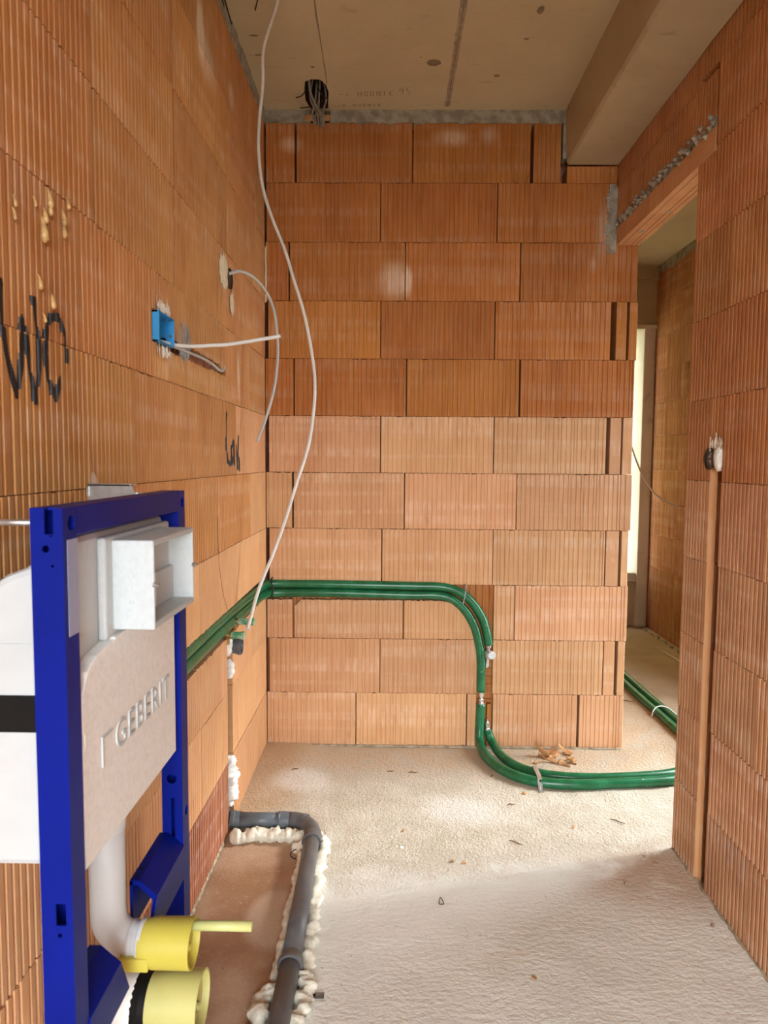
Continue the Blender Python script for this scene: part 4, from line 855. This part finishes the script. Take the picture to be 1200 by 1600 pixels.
# flush pipe, bends and yellow caps
YP = 1.10
mb = MB(); mb.lathe([(0, 0.030), (0.030, 0.031), (0.045, 0.044), (0.058, 0.052), (0.085, 0.052)], (-0.462, YP, 0.705), (0, 0, 1), 28); obj('pipe_collar', mb, HDPE, T)
arc = [(-0.462, YP, 0.76), (-0.462, YP, 0.62), (-0.462, YP, 0.578)]+[(-0.462+0.048*(1-math.cos(a)), YP, 0.563-0.048*math.sin(a)) for a in [i*PI/16 for i in range(1, 9)]]+[(-0.405, YP, 0.515)]
mb = MB(); mb.tube(arc, 0.0285, 24); obj('flush_pipe', mb, HDPE, T)
mb = MB(); mb.lathe([(0, 0.0), (0, 0.030), (0.006, 0.032), (0.010, 0.030), (0.018, 0.030), (0.020, 0.034), (0.026, 0.034), (0.028, 0.031), (0.045, 0.031), (0.045, 0)], (-0.428, YP, 0.515), (1, 0, 0), 28); obj('clear_sleeve', mb, CLEAR, T)
def cap(x0, x1, z, r, name='end_cap', mat=YEL, tab=True):
    L = x1-x0; mb = MB(); mb.lathe([(0, 0.028), (0, r*0.93), (0.012, r*0.93), (0.012, r*0.97), (0.020, r*0.97), (0.020, r), (L, r*1.02), (L, r*0.95), (L-0.012, r*0.92), (L-0.014, 0)], (x0, YP, z), (1, 0, 0), 32)
    o_ = obj(name, mb, mat, T)
    m2 = MB(); m2.lathe([(0, 0), (0, 0.007), (0.010, 0.0065), (0.012, 0)], (x1-0.014, YP-0.004, z-0.004), (1, 0, 0), 14); m2.lathe([(0, 0.012), (0.005, 0.012), (0.005, 0.010), (0, 0.010)], (x1-0.014, YP-0.004, z-0.004), (1, 0, 0), 14); obj('centre_boss', m2, mat, o_)
    if tab:
        m2 = MB(); m2.box(x0-0.028, x0+0.02, YP-r-0.0005, YP-r+0.016, z-r*0.62, z-r*0.05); obj('grip_tab', m2, mat, o_, 0.002)
cap(-0.405, -0.321, 0.512, 0.0385)
cap(-0.392, -0.308, 0.410, 0.0475, mat=YELL, tab=False)
mb = MB(); mb.tube([(-0.336, YP+0.012, 0.534), (-0.228, YP+0.012, 0.534)], 0.0082, 16); mb.lathe([(0, 0.0062), (0.0004, 0.0062), (0.0004, 0)], (-0.228, YP+0.012, 0.534), (1, 0, 0), 16); obj('protection_rod', mb, YELP, T)
mb = MB(); mb.lathe([(0, 0), (0, 0.044), (0.012, 0.046), (0.016, 0.042), (0.03, 0.042), (0.03, 0)], (-0.420, YP, 0.410), (1, 0, 0), 28); obj('rubber_seal', mb, BLACK, T)
mb = MB(); mb.tube(spline([(-0.415, YP, 0.410), (-0.455, YP, 0.412), (-0.490, YP, 0.40), (-0.512, YP, 0.36), (-0.518, YP, 0.30), (-0.518, YP, 0.12), (-0.518, YP, 0.02)]), 0.045, 24); obj('drain_bend', mb, EPSP, T)
mb = MB(); mb.tube([(-0.566, Y0+0.045, 1.224), (-0.430, Y0+0.045, 1.224)], 0.0042, 10); r_ = obj('threaded_rod', mb, STEEL, T)
mb = MB(); mb.lathe([(0, 0), (0, 0.017), (0.006, 0.017), (0.006, 0.012), (0.02, 0.011), (0.02, 0)], (-0.530, Y0+0.045, 1.224), (1, 0, 0), 6); obj('rod_nut', mb, WIRE, r_)
mb = MB(); mb.prism([(1.297, 1.236), (1.297, 1.252), (1.310, 1.262), (1.322, 1.280), (1.332, 1.272), (1.345, 1.256), (1.345, 1.236)], 0, XL+0.0005, XL+0.004)
mb.box(XL+0.002, -0.484, 1.300, 1.3035, 1.228, 1.258); mb.box(XL+0.002, -0.484, 1.300, 1.325, 1.2555, 1.259); mb.prism([(-0.487, 1.228), (-0.487, 1.259), (-0.478, 1.244), (-0.470, 1.228)], 1, 1.2985, 1.302); mb.box(-0.50, XB+0.006, 1.303, 1.310, 1.236, 1.243)
obj('wall_bracket', mb, STEEL, T)

# ---------------------------------------------------------------- electrics
J = thing('junction_box', 'open blue plastic junction box set in the left wall', 'junction box', (XL, 1.735, 1.58))
mb = MB(); y0, y1, z0, z1 = 1.677, 1.7905, 1.5830, 1.6535; xb, xf = XL-0.040, XL+0.016
mb.box(xb, xb+0.002, y0, y1, z0, z1); mb.box(xb, xf, y0, y0+0.003, z0, z1); mb.box(xb, xf, y1-0.003, y1, z0, z1); mb.box(xb, xf, y0, y1, z0, z0+0.003); mb.box(xb, xf, y0, y1, z1-0.003, z1)
mb.box(xf-0.003, xf, y0-0.003, y0+0.006, z0-0.003, z1+0.003); mb.box(XL-0.02, xf-0.002, y0-0.0015, y0+0.001, 1.611, 1.6135)
obj('box_shell', mb, CYAN, J)
mb = MB()
for r in (0.020, 0.014, 0.008): mb.lathe([(0, r), (0.001, r), (0.001, r-0.0016), (0, r-0.0016)], (XL-0.012, y1-0.003, 1.628), (0, -1, 0), 22)
obj('knockout_ring', mb, CYAN, J)
mb = MB(); mb.lathe([(0, 0), (0, 0.010), (0.0006, 0.010), (0.0006, 0)], (XL-0.014, y1-0.0028, 1.601), (0, -1, 0), 16); obj('cable_entry', mb, BLACK, J)
mb = MB(); cyl(mb, (XL+0.008, y1-0.0028, 1.612), (0, -1, 0), 0.004, 0.005, 10); obj('screw', mb, CHROME, J)
def cable(name, pts, r, mat, lab, cat='cable', n=8, seg=8):
    mb = MB(); mb.tube(spline(pts, n), r, seg); return tag(obj(name, mb, mat), lab, cat)
cable('cable', [(-0.590, 1.70, 1.594), (-0.572, 1.76, 1.593), (-0.555, 1.825, 1.596), (-0.522, 1.87, 1.601), (-0.483, 1.88, 1.605), (-0.443, 1.89, 1.609), (-0.402, 1.9, 1.617), (-0.353, 1.91, 1.627), (-0.306, 1.92, 1.637)], 0.0052, WCAB, 'stiff white cable sticking straight out of the blue box')
cable('cable', [(-0.588, 1.72, 1.590), (-0.566, 1.785, 1.591), (-0.564, 1.88, 1.595), (-0.570, 2.017, 1.602), (-0.568, 2.12, 1.604), (-0.566, 2.217, 1.600), (-0.565, 2.297, 1.593), (-0.566, 2.352, 1.598), (-0.568, 2.376, 1.612), (-0.58, 2.380, 1.63)], 0.0046, GCAB, 'grey cable lying in the jagged slot right of the blue box')
cable('hanging_cable', [(-0.36, 2.20, 2.84), (-0.37, 2.27, 2.775), (-0.378, 2.33, 2.751), (-0.41, 2.42, 2.747), (-0.454, 2.52, 2.723), (-0.471, 2.58, 2.703), (-0.479, 2.63, 2.675), (-0.493, 2.68, 2.633), (-0.51, 2.72, 2.561), (-0.517, 2.74, 2.466), (-0.505, 2.75, 2.341), (-0.469, 2.75, 2.223), (-0.421, 2.75, 2.105), (-0.384, 2.75, 1.985), (-0.346, 2.74, 1.863), (-0.316, 2.73, 1.717), (-0.302, 2.72, 1.595), (-0.308, 2.71, 1.473), (-0.327, 2.7, 1.35), (-0.371, 2.68, 1.204), (-0.408, 2.65, 1.072), (-0.449, 2.6, 0.944), (-0.479, 2.57, 0.865), (-0.496, 2.53, 0.801), (-0.502, 2.48, 0.753), (-0.506, 2.42, 0.712)], 0.0064, WCAB, 'long white cable hanging from the ceiling down to the green plugs')
cable('cable', [(-0.575, 2.45, 1.935), (-0.560, 2.47, 1.945), (-0.539, 2.5, 1.958), (-0.506, 2.56, 1.954), (-0.471, 2.62, 1.919), (-0.448, 2.66, 1.858), (-0.44, 2.68, 1.78), (-0.437, 2.68, 1.709), (-0.443, 2.67, 1.612), (-0.456, 2.66, 1.54), (-0.479, 2.65, 1.456), (-0.509, 2.64, 1.372)], 0.0055, GCAB, 'curved grey cable drooping out of the round black box in left wall')
def round_box(name, lab, x, y, z, r, sx):
    t = thing(name, lab, 'socket box', (x, y, z))
    mb = MB(); mb.lathe([(0, r*0.9), (0.008, r), (0.008, r-0.003), (0.005, r-0.005), (0.005, 0)], (x-sx*0.003, y, z), (sx, 0, 0), 26); obj('box_rim', mb, BLKP, t)
    return t
t = round_box('socket_box', 'round black socket box in cream plaster on the left wall', XL, 2.462, 1.922, 0.036, 1)
t = round_box('socket_box', 'round black socket box in white plaster on the right wall', XR, 2.147, 1.318, 0.034, -1)
for dz in (0.010, -0.010):
    mb = MB(); s = 1 if dz > 0 else -1; mb.prism([(2.136, 1.318+dz*0.3), (2.154, 1.318+dz*0.3), (2.136, 1.318+dz*0.3+s*0.016)], 0, XR-0.0045, XR-0.001); obj('lug', mb, GREYP, t)
mb = MB(); mb.tube(spline([(XL+0.0005, 2.392+0.0, 0.785), (XL+0.001, 2.34, 0.84), (XL+0.001, 2.29, 0.93), (XL+0.001, 2.27, 1.02), (XL+0.001, 2.265, 1.12)]), 0.0015, 6)
tag(obj('wire', mb, CLAYW), 'thin brown wire running down the left wall above the outlets', 'wire')
# bundle in the ceiling hole
t = thing('cable_bundle', 'bundle of grey conduits curving out of the ceiling hole into the wall', 'cables', (-0.33, 3.02, 2.74))
B_ = [([(-0.352, 2.93, 2.87), (-0.350, 2.965, 2.80), (-0.337, 3.02, 2.775), (-0.322, 3.07, 2.765), (-0.316, 3.11, 2.762), (-0.315, 3.125, 2.73)], 0.0055), ([(-0.34, 3.0, 2.87), (-0.355, 3.02, 2.80), (-0.345, 3.06, 2.778), (-0.328, 3.09, 2.772), (-0.322, 3.115, 2.76), (-0.322, 3.128, 2.73)], 0.004),
      ([(-0.30, 3.0, 2.87), (-0.290, 3.03, 2.80), (-0.300, 3.06, 2.782), (-0.309, 3.09, 2.776), (-0.309, 3.12, 2.755), (-0.31, 3.135, 2.73)], 0.0038), ([(-0.33, 3.04, 2.87), (-0.338, 3.06, 2.80), (-0.352, 3.10, 2.784), (-0.358, 3.12, 2.775), (-0.350, 3.13, 2.74)], 0.0045),
      ([(-0.32, 3.05, 2.87), (-0.325, 3.07, 2.80), (-0.332, 3.10, 2.782), (-0.345, 3.12, 2.768), (-0.340, 3.132, 2.735)], 0.0042), ([(-0.31, 2.98, 2.87), (-0.318, 3.02, 2.80), (-0.330, 3.07, 2.788), (-0.333, 3.11, 2.77), (-0.331, 3.13, 2.735)], 0.0035)]
for pts, r in B_:
    mb = MB(); mb.tube(spline(pts), r, 8); obj('conduit', mb, DCAB, t)
for pts in ([(-0.325, 2.91, 2.84), (-0.310, 2.95, 2.79), (-0.290, 3.00, 2.785), (-0.280, 3.02, 2.792)], [(-0.358, 2.93, 2.83), (-0.365, 2.945, 2.79), (-0.385, 2.985, 2.786), (-0.412, 3.01, 2.79)], [(-0.36, 3.06, 2.82), (-0.366, 3.075, 2.788), (-0.385, 3.085, 2.786), (-0.405, 3.09, 2.788)]):
    mb = MB(); mb.tube(spline(pts), 0.0022, 6); obj('wire', mb, WIRE, t)
for pts, lab in (([(-0.555, 2.30, 2.80), (-0.556, 2.38, 2.785), (-0.552, 2.46, 2.755)], 'dark wire end hanging by the left wall top, the longer one'), ([(-0.560, 2.28, 2.80), (-0.562, 2.34, 2.79), (-0.563, 2.40, 2.775)], 'dark wire end hanging by the left wall top, the shorter one'), ([(-0.44, 2.34, 2.80), (-0.448, 2.38, 2.792), (-0.468, 2.436, 2.785)], 'dark wire tip curling down from the ceiling beside the white cable')):
    mb = MB(); mb.tube(spline(pts), 0.0022, 6); tag(obj('wire', mb, WIRE), lab, 'wire')
cable('cable', [(1.60, 5.0, 1.60), (1.640, 5.0, 1.50), (1.662, 5.0, 1.448), (1.687, 5.0, 1.381), (1.716, 5.0, 1.305), (1.765, 5.0, 1.202), (1.836, 5.0, 1.098), (1.905, 5.0, 1.045), (1.97, 4.99, 1.01), (2.025, 4.98, 0.997)], 0.006, WCAB, 'grey cable drooping across the corridor beyond the doorway')

# ---------------------------------------------------------------- rubble and small debris
def chip(name, c, size, rot, mat, seed, n=11, z0=None):
    r = random.Random(seed); bm = bmesh.new()
    for _ in range(n):
        v = Vector((r.uniform(-1, 1), r.uniform(-1, 1), r.uniform(-1, 1))); v.normalize(); v *= r.uniform(0.75, 1.0)
        bm.verts.new((v.x*size[0], v.y*size[1], v.z*size[2]))
    bmesh.ops.convex_hull(bm, input=bm.verts); bmesh.ops.delete(bm, geom=[v for v in bm.verts if not v.link_faces], context='VERTS')
    from mathutils import Euler
    bm.transform(Euler(rot).to_matrix().to_4x4()); zmin = min(v.co.z for v in bm.verts)
    bm.transform(Matrix.Translation((0, 0, -zmin)))
    m = bpy.data.meshes.new(name); bm.to_mesh(m); bm.free(); m.materials.append(mat); o = bpy.data.objects.new(name, m); COL.objects.link(o)
    o.location = (c[0], c[1], fz_(c[0], c[1])-0.001 if len(c) == 2 else c[2]); return o
SH = [((0.667, 3.045), (0.050, 0.016, 0.026), (0.15, 0.55, -0.35), 'large curved clay shard leaning at the left of the heap'), ((0.723, 3.075), (0.034, 0.022, 0.016), (0.2, 0.2, 0.1), 'thick brown clay shard lying across the top of the heap'),
      ((0.768, 3.08), (0.046, 0.006, 0.010), (0.3, 0.75, 0.2), 'thin upright clay sliver leaning toward the back wall'), ((0.732, 3.045), (0.030, 0.020, 0.012), (0.3, -0.2, 0.5), 'blunt clay chunk in the middle of the heap'),
      ((0.792, 3.015), (0.036, 0.010, 0.010), (0, 0.05, 0.1), 'long clay splinter pointing right out of the heap'), ((0.745, 2.955), (0.036, 0.008, 0.006), (0, 0.1, -0.55), 'long clay splinter lying nearest the green pipes'),
      ((0.640, 2.985), (0.024, 0.014, 0.007), (0, 0, 0.3), 'flat clay flake at the left foot of the heap'), ((0.705, 2.985), (0.036, 0.010, 0.008), (0, 0.2, -0.5), 'narrow clay sliver leaning across the front of the heap')]
for i, (c, s, r, lab) in enumerate(SH): tag(chip('brick_shard', c, tuple((1.0 if i == 0 else 1.2)*q for q in s), r, SPLIT, 40+i), lab, 'brick shard', 'clay shards heaped by the back wall')
for i in range(14):
    x, y = R_.uniform(0.66, 0.80), R_.uniform(2.97, 3.085); s = R_.uniform(0.008, 0.019)
    tag(chip('brick_shard', (x, y), (s*1.6, s, s*0.6), (R_.uniform(-.3, .3), R_.uniform(-.3, .3), R_.uniform(0, 3)), SPLIT, 80+i), 'small clay chip lying among the heap of shards by the back wall', 'brick shard', 'small chips in the shard heap')
PB = [((0.527, 2.69), 0.014, SPLIT, 'small clay crumb on the floor just left of the pipe strap'), ((0.658, 2.44), 0.011, SPLIT, 'lone clay crumb on the sandy floor before the green pipes'), ((0.846, 2.262), 0.009, STONE, 'pale pebble by the doorway jamb at the shadow edge'), ((0.866, 2.215), 0.011, STONE, 'brown pebble just below the pale one near the jamb'),
      ((0.732, 2.103), 0.010, STONE, 'flat pebble on the dusty floor out from the slotted wall'), ((0.913, 1.912), 0.012, STONE, 'grey pebble at the foot of the right wall'), ((0.368, 1.695), 0.009, SPLIT, 'tiny clay crumb on the grey floor in front'), ((0.04, 2.291), 0.010, FOAMW, 'white crumb on the floor right of the foam'),
      ((0.204, 2.212), 0.010, SPLIT, 'left of two ochre crumbs in mid floor'), ((0.241, 2.202), 0.011, SPLIT, 'right of two ochre crumbs in mid floor'), ((0.047, 2.40), 0.010, SPLIT, 'ochre crumb on the sandy floor beyond the white crumb')]
for i, (c, s, m, lab) in enumerate(PB): tag(chip('crumb', c, (s, s*0.75, s*0.5), (0.2, 0.1, i), m, 120+i), lab, 'crumb')
TW = [((0.093, 2.863), 0.040, 0.1, 'short brown twig on the floor near the back wall'), ((0.0, 2.873), 0.030, 0.4, 'small twig left of the longer one near the back wall'), ((0.42, 2.84), 0.022, 0.9, 'tiny twig close to the bend of the green pipes'), ((0.826, 2.481), 0.055, -0.6, 'thin twig on the sand before the doorway'),
      ((0.43, 2.33), 0.05, -0.5, 'bent twig on the sandy floor left of the clay crumb'), ((0.46, 2.60), 0.03, 0.2, 'dark twig on the sand before the pipe strap'), ((1.294, 3.78), 0.07, -0.1, 'dark twig on the corridor floor beside the green pipes'), ((-0.40, 2.86), 0.03, 0.5, 'twig in the sand near the left corner')]
for i, (c, L, a, lab) in enumerate(TW):
    x, y = c; z = fz_(x, y)+0.003; d = Vector((math.cos(a), math.sin(a), 0))*L/2; p = Vector((x, y, z))
    mb = MB(); mb.tube([p-d, p-d*0.3+Vector((0, 0.003, 0.001)), p+d*0.4-Vector((0, 0.002, 0)), p+d], [0.0012, 0.0022, 0.002, 0.001], 6); tag(obj('twig', mb, TWIG), lab, 'twig')
mb = MB(); x, y = -0.315, 2.235; mb.tube(spline([(x+0.022, y+0.03, 0.006), (x-0.004, y+0.028, 0.004), (x-0.014, y, 0.003), (x+0.002, y-0.022, 0.003), (x+0.018, y-0.016, 0.006), (x+0.022, y+0.015, 0.008), (x+0.026, y+0.045, 0.010)]), 0.0017, 6)
tag(obj('wire', mb, WIRE), 'black wire loop on the floor beside the foam', 'wire')
mb = MB(); mb.box(-0.205, -0.158, 1.615, 1.633, 0.002, 0.0045); o = tag(obj('steel_tab', mb, DSTEEL), 'dark perforated steel tab sticking out of the foam by the pipe', 'steel tab')
mb = MB(); cyl(mb, (-0.182, 1.624, 0.0045), (0, 0, 1), 0.0045, 0.0006, 10); obj('tab_hole', mb, BLACK, o)
mb = MB(); mb.tube(spline([(0.152, 2.02, 0.003), (0.146, 1.99, 0.003), (0.160, 1.99, 0.003), (0.154, 2.018, 0.003)]), 0.0012, 6); tag(obj('wire', mb, WIRE), 'tiny bent wire on the grey floor in mid room', 'wire')
mb = MB(); mb.tube(spline([(1.86, 4.78, 0.008), (1.873, 4.70, 0.008), (1.88, 4.58, 0.007), (1.885, 4.50, 0.007)]), 0.005, 6); tag(obj('conduit_offcut', mb, WCAB), 'white offcut of cable on the corridor floor', 'cable offcut')
for i in range(16):
    y = 4.75+0.78*i/16; s = R_.uniform(0.010, 0.022)
    tag(chip('mortar_lump', (XC-0.03-0.03*R_.random(), y), (s, s*0.8, s*0.6), (0, 0, i), MORT, 200+i), 'grey mortar crumb along the foot of the corridor wall', 'mortar', 'mortar crumbs along the corridor wall')
